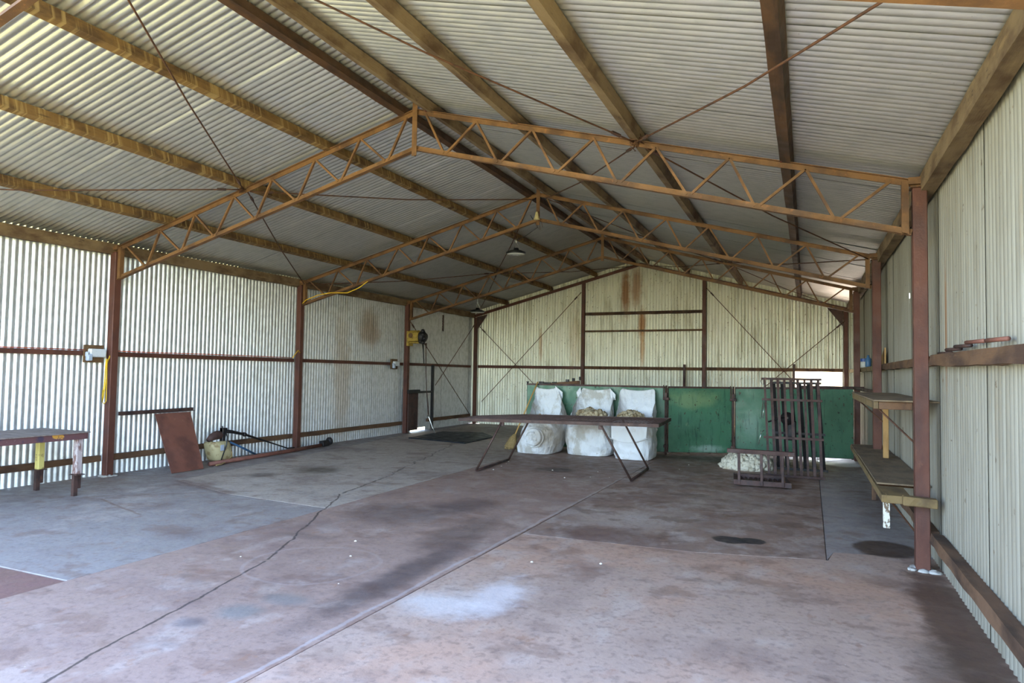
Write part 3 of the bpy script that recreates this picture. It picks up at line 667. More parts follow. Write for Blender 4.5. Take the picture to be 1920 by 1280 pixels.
# pump or engine housing with rods by the left wall
t = thing('pump', 'old cream pump housing with black head on the floor by left wall', 'machine', (-4.50, 1.66, 0))
hb = MB(); n = 18
for k, (z, sx, sy, oy) in enumerate(((.03, .12, .15, .06), (.06, .145, .175, .05), (.14, .155, .185, .03), (.24, .15, .185, 0), (.30, .145, .18, -.02), (.33, .12, .15, -.03))):
    for j in range(n):
        a = 2*PI*j/n; c_, s_ = math.cos(a), math.sin(a)
        hb.v.append(V(-4.50 + sx*math.copysign(abs(c_)**.6, c_), 1.66+oy + sy*math.copysign(abs(s_)**.6, s_), z))
    if k:
        for j in range(n): hb.f.append([(k-1)*n+j, (k-1)*n+(j+1) % n, k*n+(j+1) % n, k*n+j])
hb.f.append(list(range(n))[::-1]); hb.f.append([5*n+j for j in range(n)])
part('housing', hb, 'hopper', t, smooth=True)
part('badge', MB().box((-4.338, 1.60, .24), (.008, .07, .09)), 'grey_plastic', t, 'pale bluish badge plate', bevel=.004)
part('neck', MB().lathe([(.03, .32), (.03, .38)], (-4.46, 1.56, 0)).lathe([(.022, .32), (.022, .38)], (-4.46, 1.63, 0)), 'white_plastic', t, 'two white necks', smooth=True)
cv = MB()
for k in range(9):
    pass
cv.tube([(-4.46, 1.43, .36), (-4.46, 1.50, .40), (-4.47, 1.60, .425), (-4.48, 1.70, .42), (-4.48, 1.76, .40)], [.03, .055, .07, .065, .04], 10)
part('cover', cv, 'rust_dark', t, smooth=True)
br = MB().box((-4.45, 1.70, .42), (.07, .06, .22)).box((-4.45, 1.72, .50), (.06, .10, .06)).tube([(-4.45, 1.69, .48), (-4.45, 1.69, .56)], .014, 7)
part('bracket', br, 'black', t, bevel=.006)
part('drive_rod', MB().tube([(-4.45, 1.73, .48), (-4.46, 1.90, .455), (-4.48, 2.18, .39), (-4.52, 2.9, .17), (-4.54, 3.25, .06), (-4.54, 3.42, .055)], [.03, .026, .02, .012, .011, .012], 8).lathe([(.03, -.03), (.036, 0), (.03, .03)], (-4.48, 2.18, .39), (-.02, .95, -.3), 10), 'black', t, smooth=True)
part('hose', MB().tube([(-4.40, 1.70, .50), (-4.33, 1.68, .40), (-4.33, 1.67, .28), (-4.34, 1.63, .16), (-4.30, 1.55, .06), (-4.26, 1.50, .012)], .009, 7), 'blackpaint', t, smooth=True)
part('base_cable', MB().tube([(-4.36, 1.80, .16), (-4.33, 1.78, .08), (-4.28, 1.62, .03), (-4.22, 1.48, .014), (-4.2, 1.36, .012)], .010, 7), 'straw', t, smooth=True)
solo('pipe', MB().tube([(-4.50, 1.90, .29), (-4.48, 2.10, .20), (-4.46, 2.47, .02)], .017, 8), 'blue_pipe', 'faded blue pipe slanting from the cream pump down to the floor pipe', 'pipe', smooth=True)
pp = thing('pipe', 'long rusty pipe lying on the floor along left wall past the pump', 'pipe', (-4.46, 2.9, 0))
part('tube', MB().tube([(-4.27, 1.30, .034), (-4.38, 3.0, .034), (-4.52, 4.12, .034)], .032, 10), 'steel_sheet', pp, smooth=True)
part('end_fitting', MB().box((-4.55, 4.26, .055), (.10, .22, .10), .1).lathe([(.05, -.02), (.075, .0), (.075, .05), (.03, .08)], (-4.55, 4.38, .08), (.2, .9, .3), 12), 'black', pp, 'dark greasy fitting at the pipe end', bevel=.01)

# power boxes and yellow cords
def power_box(x, y, z, w, label, cord):
    t = thing('power_box', label, 'socket box', (x, y, z-.10))
    part('backing_board', MB().box((x-.035, y, z), (.022, w+.05, .23)), 'board', t, bevel=.002)
    part('box', MB().box((x+.01, y+.02, z+.01), (.07, w, .11)), 'white_plastic', t, bevel=.012)
    if cord:
        b = MB().tube([(-4.66, -.10, 1.56), (-4.655, -.115, 1.45), (-4.66, -.12, 1.2), (-4.66, -.14, 1.0), (-4.655, -.115, .965), (-4.65, -.09, 1.0), (-4.655, -.09, 1.3), (-4.66, -.09, 1.5), (-4.68, -.03, 1.64)], .007, 6)
        b.tube([(-4.65, -.10, 1.56), (-4.645, -.105, 1.3), (-4.65, -.13, 1.05), (-4.645, -.15, .99), (-4.65, -.14, 1.15)], .007, 6)
        part('cord', b, 'yellow_cord', t, 'yellow cord hanging in a long loop', smooth=True)
    part('plug', MB().box((x+.03, y-.10, z-.05), (.06, .07, .09)).box((x+.03, y-.13, z-.01), (.05, .03, .07)), 'grey_plastic', t, bevel=.012)
power_box(-4.72, -.22, 1.625, .22, 'white power box on left wall beside the column next to the bench', 1)
power_box(-4.71, 6.86, 1.60, .20, 'small white power box on left wall next to the yellow motor column', 0)
b = MB().tube([(-4.72, .06, 1.672), (-4.735, .6, 1.668), (-4.73, 1.8, 1.672), (-4.735, 3.0, 1.666), (-4.73, 3.55, 1.664)], .006, 5)
b.tube([(-4.74, -3.4, 1.675), (-4.735, -1.5, 1.672), (-4.735, -.35, 1.674)], .006, 5)
solo('cable', b, 'orange_cord', 'thin orange cable laid along the middle rail of left wall', 'cord', smooth=True)
solo('cable', MB().tube([(-4.62, 3.40, 1.66), (-4.63, 3.46, 1.71), (-4.64, 3.56, 1.80), (-4.63, 3.60, 1.76)], .008, 6), 'yellow_cord', 'short yellow cord end tied at the second column on left wall', 'cord', smooth=True)
b = MB().tube([(-4.60, 3.59, 2.66), (-4.50, 3.57, 2.72), (-4.23, 3.56, 2.80), (-3.93, 3.56, 2.835), (-3.58, 3.56, 2.82), (-3.33, 3.56, 2.90), (-3.16, 3.57, 3.01)], .008, 6)
solo('cable', b, 'yellow_cord', 'yellow cord draped along the left half of the middle truss', 'cord', smooth=True)

# shearing overhead motor on the third left column
t = thing('shearing_motor', 'yellow shearing motor with black gear end on third left column', 'machine', (-4.45, 7.30, 2.05))
part('motor_body', MB().box((-4.50, 7.32, 2.24), (.30, .26, .22)).tube([(-4.62, 7.30, 2.26), (-4.36, 7.32, 2.26)], .135, 14), 'hoist', t, bevel=.02)
part('mount', MB().box((-4.62, 7.30, 2.20), (.06, .20, .34)).box((-4.48, 7.32, 2.105), (.34, .16, .03)), 'hoist', t, bevel=.006)
part('emblem_ring', MB().lathe([(.05, 0), (.06, .006), (.05, .012)], (-4.52, 7.178, 2.27), (0, -1, 0), 18), 'board', t)
ge = MB().tube([(-4.36, 7.34, 2.24), (-4.30, 7.34, 2.24), (-4.22, 7.34, 2.22)], [.13, .15, .10], 14).tube([(-4.27, 7.30, 2.35), (-4.27, 7.30, 2.42)], [.06, .03], 10)
for k in range(5): ge.lathe([(.045, -.03), (.05, 0), (.03, .04)], (-4.27+.06*math.cos(k*1.3), 7.26, 2.20+.10*math.sin(k*1.3)), (0, -1, .1*k), 9)
part('gear_end', ge, 'black', t, 'black greasy gear end', smooth=True)
part('pull_cord', MB().tube([(-4.28, 7.32, 2.10), (-4.265, 7.34, 1.9), (-4.262, 7.36, 1.62)], [.02, .014, .010], 7), 'blackpaint', t, smooth=True)
b = MB().tube([(-4.25, 7.42, 2.10), (-4.25, 7.42, 1.95), (-4.235, 7.42, 1.4), (-4.205, 7.42, 1.0), (-4.16, 7.42, .62), (-4.14, 7.41, .42)], [.02, .012, .009, .010, .018, .014], 8)
t2 = thing('shearing_tube', 'thin hanging drive tube with handpiece below the yellow motor', 'tool', (-4.14, 7.42, .0))
part('down_tube', b, 'rust_dark', t2, smooth=True)
part('handpiece', MB().tube([(-4.15, 7.41, .44), (-4.12, 7.41, .38), (-4.03, 7.41, .17), (-3.95, 7.41, .03)], [.03, .022, .012, .010], 8), 'steel_bright', t2, 'bright metal handpiece', smooth=True)
# dark door board and iron bar frame beside the column
t = thing('shute_door', 'dark red-brown board with black top rail standing right of motor column', 'door', (-4.60, 7.52, 0))
part('panel', MB().box((-4.62, 7.50, .49), (.025, .42, .86)), 'rust_dark', t, bevel=.003)
part('top_rail', MB().box((-4.60, 7.50, .965), (.05, .50, .085)), 'black', t, bevel=.004)
t = thing('iron_frame', 'black iron upright with side bar in the back left bay', 'post', (-4.62, 8.39, 0))
part('upright', MB().box((-4.62, 8.39, .80), (.06, .06, 1.60)), 'black', t, bevel=.004)
part('side_bar', MB().bar((-4.62, 7.78, .945), (-4.62, 8.36, .945), .03, .05), 'black', t)
b = MB()
for k in range(12): b.lathe([(.016, -.016), (.024, 0), (.016, .016)], (-4.60, 8.82+.004*(k % 2), 2.86-k*.034), (1, .3*(k % 2), 0), 7)
solo('chain', b, 'rust_dark', 'short dark chain hanging from the eave in the back left bay', 'chain', org=V(-4.60, 8.82, 2.86))
b = MB().prism([(-2.46, 6.04), (-2.52, 7.54), (-3.18, 8.32), (-4.10, 8.03), (-3.98, 6.32)][::1], .004, .022)
solo('rubber_mat', b, 'rubber', 'black rubber mat lying on the floor in the back left corner', 'mat', bevel=.004)

# ------------------------------------------------------------------ green gates
def gate(p, q, z0, z1, label, post_q=True, brace_=False):
    p = Vector(p+(0,)); q = Vector(q+(0,)); d = (q-p).normalized(); nrm = V(d.y, -d.x, 0)
    t = thing('gate', label, 'gate', (p+q)/2, 'green sheet gates')
    bz = lambda u, z, o=0: p + (q-p)*u + nrm*o + V(0, 0, z)
    L = (q-p).length
    part('panel', MB().plate([bz(.005, z0+.02), bz(.995, z0+.02), bz(.995, z1[1]), bz(.005, z1[0])], .006, nrm), 'green', t)
    fr = MB(); fr.bar(bz(0, z1[0], -.012), bz(1, z1[1], -.012), .04, .035); fr.bar(bz(0, z0+.03, -.02), bz(1, z0+.03, -.02), .035, .035)
    for u in (.008, .33, .66, .992): fr.bar(bz(u, z0, -.022), bz(u, z1[0]-.01, -.022), .035, .035, nrm)
    part('frame', fr, 'rust_dark', t)
    rv = MB()
    for k in range(int(L/.16)):
        rv.lathe([(.008, 0), (.006, .006), (.001, .008)], bz((k+.5)*.16/L, z1[0]-.05 + (z1[1]-z1[0])*(k+.5)*.16/L, .006), nrm, 6)
    part('rivets', rv, 'green', t)
    return t
G = [((-1.20, 6.20), (1.475, 6.44), .03, (1.235, 1.238), 'long green sheet gate behind the three white wool bags'),
     ((1.525, 6.46), (2.60, 6.94), .03, (1.238, 1.245), 'scuffed green sheet gate between the two latch bars'),
     ((2.655, 6.965), (4.63, 7.19), .03, (1.245, 1.285), 'dark green sheet gate behind the slatted rack')]
for a in G: gate(*a)
for (x, y, lb) in ((1.50, 6.42, 'upright latch bar at the joint right of the wool bags'), (2.63, 6.92, 'upright latch bar between the two right green gates')):
    t = thing('latch_bar', lb, 'latch', (x, y, 0), 'latch bars on the green gates')
    part('bar', MB().tube([(x, y-.03, .0), (x, y-.03, 1.27)], .016, 8), 'rust_dark', t, smooth=True)
    part('bolt', MB().box((x, y-.045, 1.03), (.11, .05, .05)).box((x, y-.05, 1.09), (.05, .05, .10)).tube([(x-.045, y-.05, 1.0), (x-.045, y-.05, 1.28)], .010, 6), 'rust_dark', t, bevel=.005)
    part('hinge', MB().box((x, y-.045, .16), (.08, .04, .05)).tube([(x+.01, y-.06, .05), (x+.01, y-.06, .36)], .014, 7).tube([(x-.02, y-.05, .02), (x+.03, y-.05, .10)], .012, 6), 'rust_dark', t, bevel=.004)
solo('rail', MB().box((4.25, 7.185, 1.30), (1.1, .06, .032), .106), 'rust_dark', 'dark flat rail along the top of the right green gate', 'rail')
solo('rail', MB().bar((4.64, 7.15, 1.29), (4.80, 5.2, 1.27), .04, .05), 'rust_dark', 'dark iron rail running back along right wall behind the upper shelf', 'rail')
# timber and scraps lying behind the top of the long gate
t = thing('plank', 'grey-green plank lying behind the top of the long gate', 'plank', (-.55, 6.30, 1.20))
part('board', MB().plate([(-1.0, 6.262, 1.12), (-.16, 6.337, 1.12), (-.16, 6.337, 1.325), (-.95, 6.266, 1.25)], .04, (0, 1, 0)), 'girt', t, bevel=.004)
for (x, z, w, h) in ((-.92, 1.262, .10, .05), (-.80, 1.27, .14, .03), (-.66, 1.285, .10, .025), (-.40, 1.315, .06, .05), (-.28, 1.33, .05, .06), (-.155, 1.35, .03, .07)): part('bracket', MB().box((x, 6.29+.085*(x+.9), z+h/2-.02), (w, .05, h), .2*w), 'black', t, bevel=.006)
for (x, lb) in ((-1.18, 'small dark bolt head on the left end of the long gate'),): solo('bolt', MB().lathe([(.02, 0), (.02, .03), (.03, .035), (.03, .05)], (x, 6.205, 1.24), n=8), 'black', lb, 'bolt')

# ------------------------------------------------------------------ wool bags
def sgnp(v, p): return math.copysign(abs(v)**p, v)
def sst(a, b, v):
    v = max(0, min(1, (v-a)/(b-a))); return v*v*(3-2*v)
def bag(name_label, cx, yf, w, d, yb, x0, x1, zb, zf, seed, lean=0.0, m='bag'):
    """a wool pack hung by its back hem over the gate: lofted rings from the floor to an uneven mouth"""
    n, mlev = 96, 60; mb = MB(); cy = yf + d/2
    for s in range(mlev+1):
        sf = s/mlev
        for j in range(n):
            th = 2*PI*j/n; c_, s_ = math.cos(th), math.sin(th)
            b = (1-c_)/2; wt = sst(.10, .86, b)
            u = sgnp(s_, .62)
            h = zf + (zb-zf)*wt - .05*(1-u*u)*wt
            z = sf*h
            bul = 1 + .09*math.sin(PI*min(z/max(zf, .3), 1)**.8) - (.07 if s == 0 else 0)
            x = cx + lean*(.5-min(z/.7, 1)) + u*w/2*bul
            y = cy - sgnp(c_, .62)*d/2*bul
            t = max(0, (z-zf*.72)/(zb-zf*.72)); t = t**1.35 if t > 0 else 0
            xt = (x0+x1)/2 + u*(x1-x0)/2; yt = yb
            x = x + (xt-x)*t; y = y + (yt-y)*t
            out = V(u*.8, -sgnp(c_, .62), .1).normalized()
            p = V(x, y, z)
            k = (noise.noise(p*3.1+V(seed, 0, 0))*.030 + noise.noise(p*7.5+V(0, seed, 0))*.020 + abs(noise.noise(V(p.x*9+seed, p.y*9, p.z*2.2)))*.034 - abs(noise.noise(V(p.x*4+seed, p.y*4+3, p.z*7)))*.03)*min(1, z/.06)*(1-.5*t)
            k += math.sin(u*17+seed+z*3)*.007*t
            q = p + out*k
            if y > yb-.02: q.y = min(q.y, yb-.004)
            q.z = max(q.z, .003)
            mb.v.append(q)
    for s in range(mlev):
        for j in range(n): mb.f.append([s*n+j, s*n+(j+1) % n, (s+1)*n+(j+1) % n, (s+1)*n+j])
    mb.f.append([j for j in range(n)][::-1])
    t = thing('wool_bag', name_label, 'bag', (cx, cy, 0), 'white wool bags')
    o = part('sack', mb, m, t, smooth=True)
    so = o.modifiers.new('thickness', 'SOLIDIFY'); so.thickness = .004; so.offset = -1
    return t
def flap(t, quad, m='bag_clean', seed=1, name='corner_flap'):
    a, b, c, d = [Vector(q) for q in quad]; mb = MB(); N = 10
    for i in range(N+1):
        for j in range(N+1):
            p = a.lerp(b, i/N).lerp(d.lerp(c, i/N), j/N)
            mb.v.append(p + V(0, -.018*abs(math.sin(i*.9+seed)) - .012*math.sin(j*.8+seed), 0))
    for i in range(N):
        for j in range(N): k = i*(N+1)+j; mb.f.append([k, k+1, k+N+2, k+N+1])
    o = part(name, mb, m, t, smooth=True)
    so = o.modifiers.new('thickness', 'SOLIDIFY'); so.thickness = .004
def wool_mound(cx, cy, z0, rx, ry, rz, seed, res=44, amp=.30):
    mb = MB(); N = res; Mm = res//2
    for i in range(Mm+1):
        ph = PI/2*i/Mm
        for j in range(N):
            th = 2*PI*j/N
            dv = V(math.cos(th)*math.cos(ph), math.sin(th)*math.cos(ph), math.sin(ph))
            pw = V(cx+dv.x*rx, cy+dv.y*ry, dv.z*rz)
            k = 1 + amp*noise.noise(dv*2.1+V(seed, 0, 0)) + amp*.55*abs(noise.noise(pw*9+V(0, seed, 0))) + amp*.4*noise.noise(pw*20) + amp*.25*noise.noise(pw*42)
            mb.v.append(V(cx+dv.x*rx*k, cy+dv.y*ry*k, z0+dv.z*rz*k))
    for i in range(Mm):
        for j in range(N): mb.f.append([i*N+j, i*N+(j+1) % N, (i+1)*N+(j+1) % N, (i+1)*N+j])
    mb.f.append([j for j in range(N)][::-1])
    return mb
t1 = bag('leftmost white wool bag, slumped, with a coiled fold on its front, beside the broom', -.60, 5.18, .70, .84, 6.185, -1.02, -.55, 1.20, .60, 1.3, -.16)
flap(t1, [(-.58, 6.16, 1.215), (-.42, 6.13, 1.10), (-.43, 6.13, .885), (-.56, 6.15, .87)], seed=2)
cb = MB(); n = 30
for k in range(15):
    r = .19*math.cos(PI/2*k/14)**.7; h = .10*math.sin(PI/2*k/14)
    for j in range(n):
        a = 2*PI*j/n; sp = .013*math.sin(k*1.1 + a*1.0) + .03*noise.noise(V(math.cos(a)*2, math.sin(a)*2, k*.3)); rr = max(r+sp*.5, .002)
        cb.v.append(V(-.60+math.cos(a)*rr, 5.13-h-sp, .31+math.sin(a)*rr*.95))
for k in range(14):
    for j in range(n): cb.f.append([k*n+j, k*n+(j+1) % n, (k+1)*n+(j+1) % n, (k+1)*n+j])
part('coiled_fold', cb, 'bag', t1, smooth=True)
t2 = bag('middle white wool bag, its mouth open over stained wool', .255, 5.42, .78, .74, 6.275, -.10, .52, 1.205, .66, 4.1)
flap(t2, [(.47, 6.22, 1.205), (.60, 6.20, 1.08), (.60, 6.20, .98), (.50, 6.22, .97)], seed=3)
flap(t2, [(-.10, 6.24, 1.205), (-.17, 6.22, 1.12), (-.15, 6.2, 1.02), (-.04, 6.22, .98)], seed=5)
t3 = bag('rightmost white wool bag, cleanest, with a hanging front hem', 1.11, 5.26, .64, .78, 6.335, .64, 1.315, 1.215, .68, 8.7, m='bag_clean')
hm = MB(); hp = []
for k in range(21):
    u = k/20; hp.append(V(.775+u*.65, 5.19-.022*math.sin(PI*u), .37-.07*math.sin(PI*u)+.03*u))
hm.tube(hp, .009, 6)
part('front_hem', hm, 'bag_clean', t3, smooth=True)
part('side_seam', MB().tube([(1.40, 5.215, .40), (1.425, 5.20, .25), (1.43, 5.21, .12), (1.415, 5.23, .02)], .008, 6), 'bag_clean', t3, smooth=True)
ap = MB(); N = 16
for i in range(N+1):
    for j in range(N+1):
        u = i/N; v = j/N; zl = .375-.07*math.sin(PI*u)+.03*u
        ap.v.append(V(.785+u*.63 + .03*(1-v)*(.5-u), 5.185-.02*math.sin(PI*u)-.012*abs(math.sin(u*9+v*2)) + .03*v, zl+(.72-zl)*v))
for i in range(N):
    for j in range(N): k = i*(N+1)+j; ap.f.append([k, k+1, k+N+2, k+N+1])
part('front_flap', ap, 'bag_clean', t3, smooth=True)
def tufts(mb, cx, cy, z0, rx, ry, rz, count, r0, r1, sd):
    rnd = random.Random(sd)
    for k in range(count):
        th = rnd.uniform(0, 2*PI); ph = math.asin(rnd.random()**.8)
        dv = V(math.cos(th)*math.cos(ph), math.sin(th)*math.cos(ph), math.sin(ph)); q = 1 + .18*noise.noise(dv*2+V(sd, 0, 0))
        c = V(cx+dv.x*rx*q, cy+dv.y*ry*q, z0+dv.z*rz*q); r = rnd.uniform(r0, r1); i = len(mb.v); A, B = 9, 5
        for a in range(B+1):
            for b in range(A):
                f = PI*a/B; g_ = 2*PI*b/A; d_ = V(math.sin(f)*math.cos(g_), math.sin(f)*math.sin(g_), math.cos(f))
                p = c + d_*r*(1 + .55*noise.noise(d_*1.7 + V(k*3.1, sd, 0)) + .3*noise.noise(d_*4 + V(k, 0, 0)))
                p.z = max(p.z, z0+.002); mb.v.append(p)
        for a in range(B):
            for b in range(A): mb.f.append([i+a*A+b, i+a*A+(b+1) % A, i+(a+1)*A+(b+1) % A, i+(a+1)*A+b])
    return mb
for (cx, cy, z0, rx, ry, rz, sd, lb) in ((.25, 5.80, .60, .31, .26, .20, 2, 'stained wool heaped in the mouth of the middle bag'), (1.00, 5.72, .62, .25, .24, .17, 6, 'brown-tipped wool heaped in the mouth of the rightmost bag'), (-.6, 5.6, .52, .26, .26, .14, 9, 'wool filling the slumped leftmost bag')):
    solo('wool', tufts(wool_mound(cx, cy, z0, rx, ry, rz, sd, 40, .22), cx, cy, z0, rx, ry, rz, 150, .02, .05, sd), 'wool_dirty', lb, 'wool', kind='stuff', smooth=True)
solo('wool_pile', tufts(wool_mound(2.98, 5.28, 0, .37, .33, .22, 14, 60, .2), 2.98, 5.28, 0, .39, .34, .235, 420, .022, .055, 3), 'wool', 'loose heap of cream wool on the floor behind the small crate', 'wool', kind='stuff', smooth=True)
# broom
t = thing('broom', 'straw broom leaning on the gate left of the white bags', 'broom', (-1.3, 5.72, 0))
part('handle', MB().tube([(-.955, 6.17, 1.285), (-1.255, 5.77, .26)], .014, 8), 'broom_handle', t, smooth=True)
bm = MB(); bm.tube([(-1.25, 5.775, .28), (-1.275, 5.745, .20), (-1.31, 5.70, .02)], [.03, .075, .13], 12)
for k in range(40):
    a = k*2.4; r = .09+.04*random.random(); bm.tube([(-1.275+math.cos(a)*.05, 5.745+math.sin(a)*.04, .2), (-1.31+math.cos(a)*r, 5.70+math.sin(a)*r*.7, .004)], .006, 4)
part('bristles', bm, 'straw', t)

# ------------------------------------------------------------------ wire-topped sorting table
TP = [(-.93, 2.86), (2.06, 2.88), (1.98, 4.22), (-.38, 4.22), (-.98, 3.50)]
def tz(x): return .748 + .016*(x+1)
t = thing('sorting_table', 'long low rusty iron table with a wire mesh top, before the white bags', 'table', (.55, 3.54, 0))
rim = MB()
for k in range(5):
    a = TP[k]; b = TP[(k+1) % 5]
    rim.bar((a[0], a[1], tz(a[0])), (b[0], b[1], tz(b[0])), .018, .045)
part('rim', rim, 'table_wire', t)
def clip(p, d):
    lo, hi = -9, 9
    for k in range(5):
        a = Vector(TP[k]); b = Vector(TP[(k+1) % 5]); e = b-a; nn = Vector((-e.y, e.x))
        den = nn.dot(d); num = nn.dot(a-p)
        if abs(den) < 1e-9: continue
        v = num/den
        if den > 0: lo = max(lo, v)
        else: hi = min(hi, v)
    return (lo, hi) if hi > lo else None
wm = MB(); sp = .062
for ang in (32, -32):
    d = Vector((math.cos(math.radians(ang)), math.sin(math.radians(ang)))); nn = Vector((-d.y, d.x))
    for k in range(-60, 61):
        p = Vector((.5, 3.5)) + nn*k*sp; c = clip(p, d)
        if not c: continue
        a = p+d*c[0]; b = p+d*c[1]; zz = .003 if ang > 0 else -.003
        wm.tube([(a.x, a.y, tz(a.x)+.012+zz), (b.x, b.y, tz(b.x)+.012+zz)], .0026, 4, False)
part('mesh_top', wm, 'table_wire', t, kind='stuff')
xb = MB()
for x in (-.3, .45, 1.2): xb.bar((x, 2.88, tz(x)-.012), (x, 4.20, tz(x)-.012), .02, .02)
xb.bar((-.95, 3.5, tz(0)-.014), (2.02, 3.5, tz(1)-.014), .02, .02)
part('cross_bar', xb, 'table_wire', t)
for (tops, feet) in ((((-.233, 2.9), (-.29, 4.20)), ((-.593, 2.811), (-.68, 4.195))), (((1.262, 2.9), (1.23, 4.22)), ((1.66, 3.046), (1.614, 4.343)))):
    for (a, b) in zip(tops, feet):
        lg = MB().tube([(a[0], a[1], tz(a[0])-.01), (b[0], b[1], .022)], .016, 8)
        part('leg', lg, 'table_wire', t, smooth=True)
    a, b = feet
    part('floor_bar', MB().tube([(a[0], a[1], .02), (b[0], b[1], .02)], .018, 8), 'rust_dark', t, smooth=True)
    tp = tops[0]; part('hinge_bracket', MB().box((tp[0], tp[1]+.01, tz(tp[0])-.045), (.06, .03, .07)), 'table_wire', t, bevel=.004)

# ------------------------------------------------------------------ slatted racks
def rack(y0, y1, xa0, xb0, xa1, xb1, H, nb, rails, label, m, bw):
    t = thing('slatted_rack', label, 'rack', ((xa0+xb0)/2, y0, 0), 'slatted iron racks')
    P = lambda u, v, o=0: V((xa0+(xb0-xa0)*u)*(1-v) + (xa1+(xb1-xa1)*u)*v, y0+(y1-y0)*v + o, .012+(H-.012)*v)
    for k in range(nb):
        u = (k+.35)/(nb-.3)
        part('slat', MB().bar(P(u, 0), P(u, .995), bw*(1 if k % 3 else .8), .010, (1, 0, 0) if False else (0, 1, 0)), m, t)
    for v in rails:
        part('cross_rail', MB().bar(P(-.02, v, -.02), P(1.02, v, -.02), .022, .034), m, t)
    return t
rack(4.58, 4.98, 3.33, 4.10, 3.24, 4.06, 1.445, 9, (.008, .385, .775, .995), 'tall dark slatted iron rack leaning before the dark green gate, front of the pair', 'rust_dark', .040)
rack(5.42, 5.06, 3.42, 4.16, 3.36, 4.06, 1.40, 6, (.01, .42, .985), 'second slatted iron rack standing close behind the tall slatted rack', 'black', .06)
for (pts, lb) in (([(3.245, 4.94, 1.435), (3.22, 4.90, 1.40), (3.24, 4.87, 1.36), (3.28, 4.86, 1.34)], 'short wire hook at the top left corner of the tall slatted rack'),
                  ([(3.26, 4.85, 1.10), (3.235, 4.80, .85), (3.26, 4.78, .84), (3.28, 4.83, 1.08)], 'long bright wire loop halfway down the left edge of the tall slatted rack'),
                  ([(3.275, 4.76, .66), (3.24, 4.73, .62), (3.205, 4.70, .45)], 'thin bright wire end low on the left edge of the tall slatted rack')):
    solo('hook', MB().tube(pts, .006, 6), 'steel_bright', lb, 'hook', 'wire hooks on the tall slatted rack', smooth=True)
solo('wire', MB().tube([(4.05, 4.96, 1.452), (4.10, 4.95, 1.455), (4.14, 4.94, 1.44), (4.13, 4.93, 1.425), (4.10, 4.93, 1.42)], .005, 5), 'rod', 'curl of tie wire on the top right end of the tall slatted rack', 'wire', smooth=True)
t = thing('winch', 'dark greasy winch head with handle hung between the two slatted racks', 'machine', (3.6, 5.0, .6))
part('drum', MB().tube([(3.60, 4.93, .84), (3.60, 5.10, .84)], .085, 14).tube([(3.60, 4.92, .84), (3.60, 4.94, .84)], .10, 14), 'black', t, smooth=True)
part('handle', MB().tube([(3.60, 4.93, .86), (3.45, 4.91, .83), (3.33, 4.90, .78)], .013, 7), 'black', t, smooth=True)
part('body', MB().box((3.66, 5.02, .66), (.13, .12, .30)), 'black', t, bevel=.015)
part('cap', MB().lathe([(.016, 0), (.018, .02), (.004, .024)], (3.60, 4.915, .85), (0, -1, 0), 10), 'steel_bright', t, 'small bright cap', smooth=True)
# small floor crate frame
t = thing('floor_crate', 'low dark timber crate frame with a rail, in front of the wool heap', 'crate', (3.3, 3.75, 0))
part('base_rail', rough_beam((2.97, 3.44, .055), (3.69, 3.46, .055), .05, .065, (0, 0, 1), 6, .004, 3), 'rust_dark', t)
part('base_rail', rough_beam((2.91, 4.02, .055), (3.60, 4.06, .055), .05, .07, (0, 0, 1), 6, .004, 4), 'rust_dark', t)
for (a, b) in (((3.0, 3.46), (2.93, 4.02)), ((3.66, 3.48), (3.58, 4.05))): part('side_rail', MB().bar((a[0], a[1], .05), (b[0], b[1], .05), .045, .06), 'rust_dark', t)
for k in range(9):
    x = 3.07+k*.064; part('base_slat', MB().bar((x, 3.47, .035), (x-.06, 4.02, .035), .026, .03), 'rust_dark', t)
for (x, h) in ((3.04, .45), (3.325, .45), (3.585, .45)): part('upright', MB().bar((x, 3.425, .03), (x-.008, 3.455, h), .035, .03, (0, 1, 0)), 'rust_dark', t, bevel=.003)
part('upright', MB().bar((3.61, 3.44, .05), (3.575, 3.48, .45), .012, .012, (0, 1, 0)), 'girt', t, 'thin timber strut')
part('top_rail', rough_beam((2.88, 3.455, .468), (3.73, 3.47, .462), .07, .055, (0, 0, 1), 7, .006, 6), 'rust_dark', t, bevel=.004)

# ------------------------------------------------------------------ wall shelves on the right
t = thing('wall_shelf', 'lower dusty plywood wall shelf behind the large right column', 'shelf', (4.62, 2.0, .5), 'right wall shelves')
part('plywood', MB().box((4.625, 1.60, .583), (.40, 2.30, .014)), 'ply', t, 'near plywood sheet', bevel=.001)
part('plywood', MB().box((4.625, 3.46, .570), (.40, 1.40, .014)), 'ply', t, 'far plywood sheet', bevel=.001)
part('front_rail', MB().box((4.435, 2.06, .533), (.035, 4.22, .058)), 'frame_timber', t, bevel=.003)
part('end_rail', MB().box((4.535, -.015, .533), (.17, .09, .062)), 'frame_timber', t, bevel=.004)
for y in (.9, 1.9, 2.74, 3.5, 4.12): part('bearer', MB().box((4.63, y, .530), (.36, .045, .06)), 'girt', t)
part('deck_board', MB().box((4.53, .24, .556), (.18, .42, .016)), 'frame_timber', t)
o = part('leg', MB().box((4.46, .06, .395), (.048, .05, .215)), 'white_leg', t, 'short leg with flaking white paint', bevel=.003)
part('leg', MB().box((4.62, 3.2, .25), (.045, .05, .50)), 'girt', t)
part('brace', MB().tube([(4.49, .19, .50), (4.69, .23, .23)], .008, 6), 'rod', t)
solo('bearer', rough_beam((4.555, -.115, .545), (4.785, -.115, .535), .09, .07, (0, 0, 1), 6, .006, 51), 'frame_timber', 'short timber bearer crossing in front of the large right column', 'beam', bevel=.006)
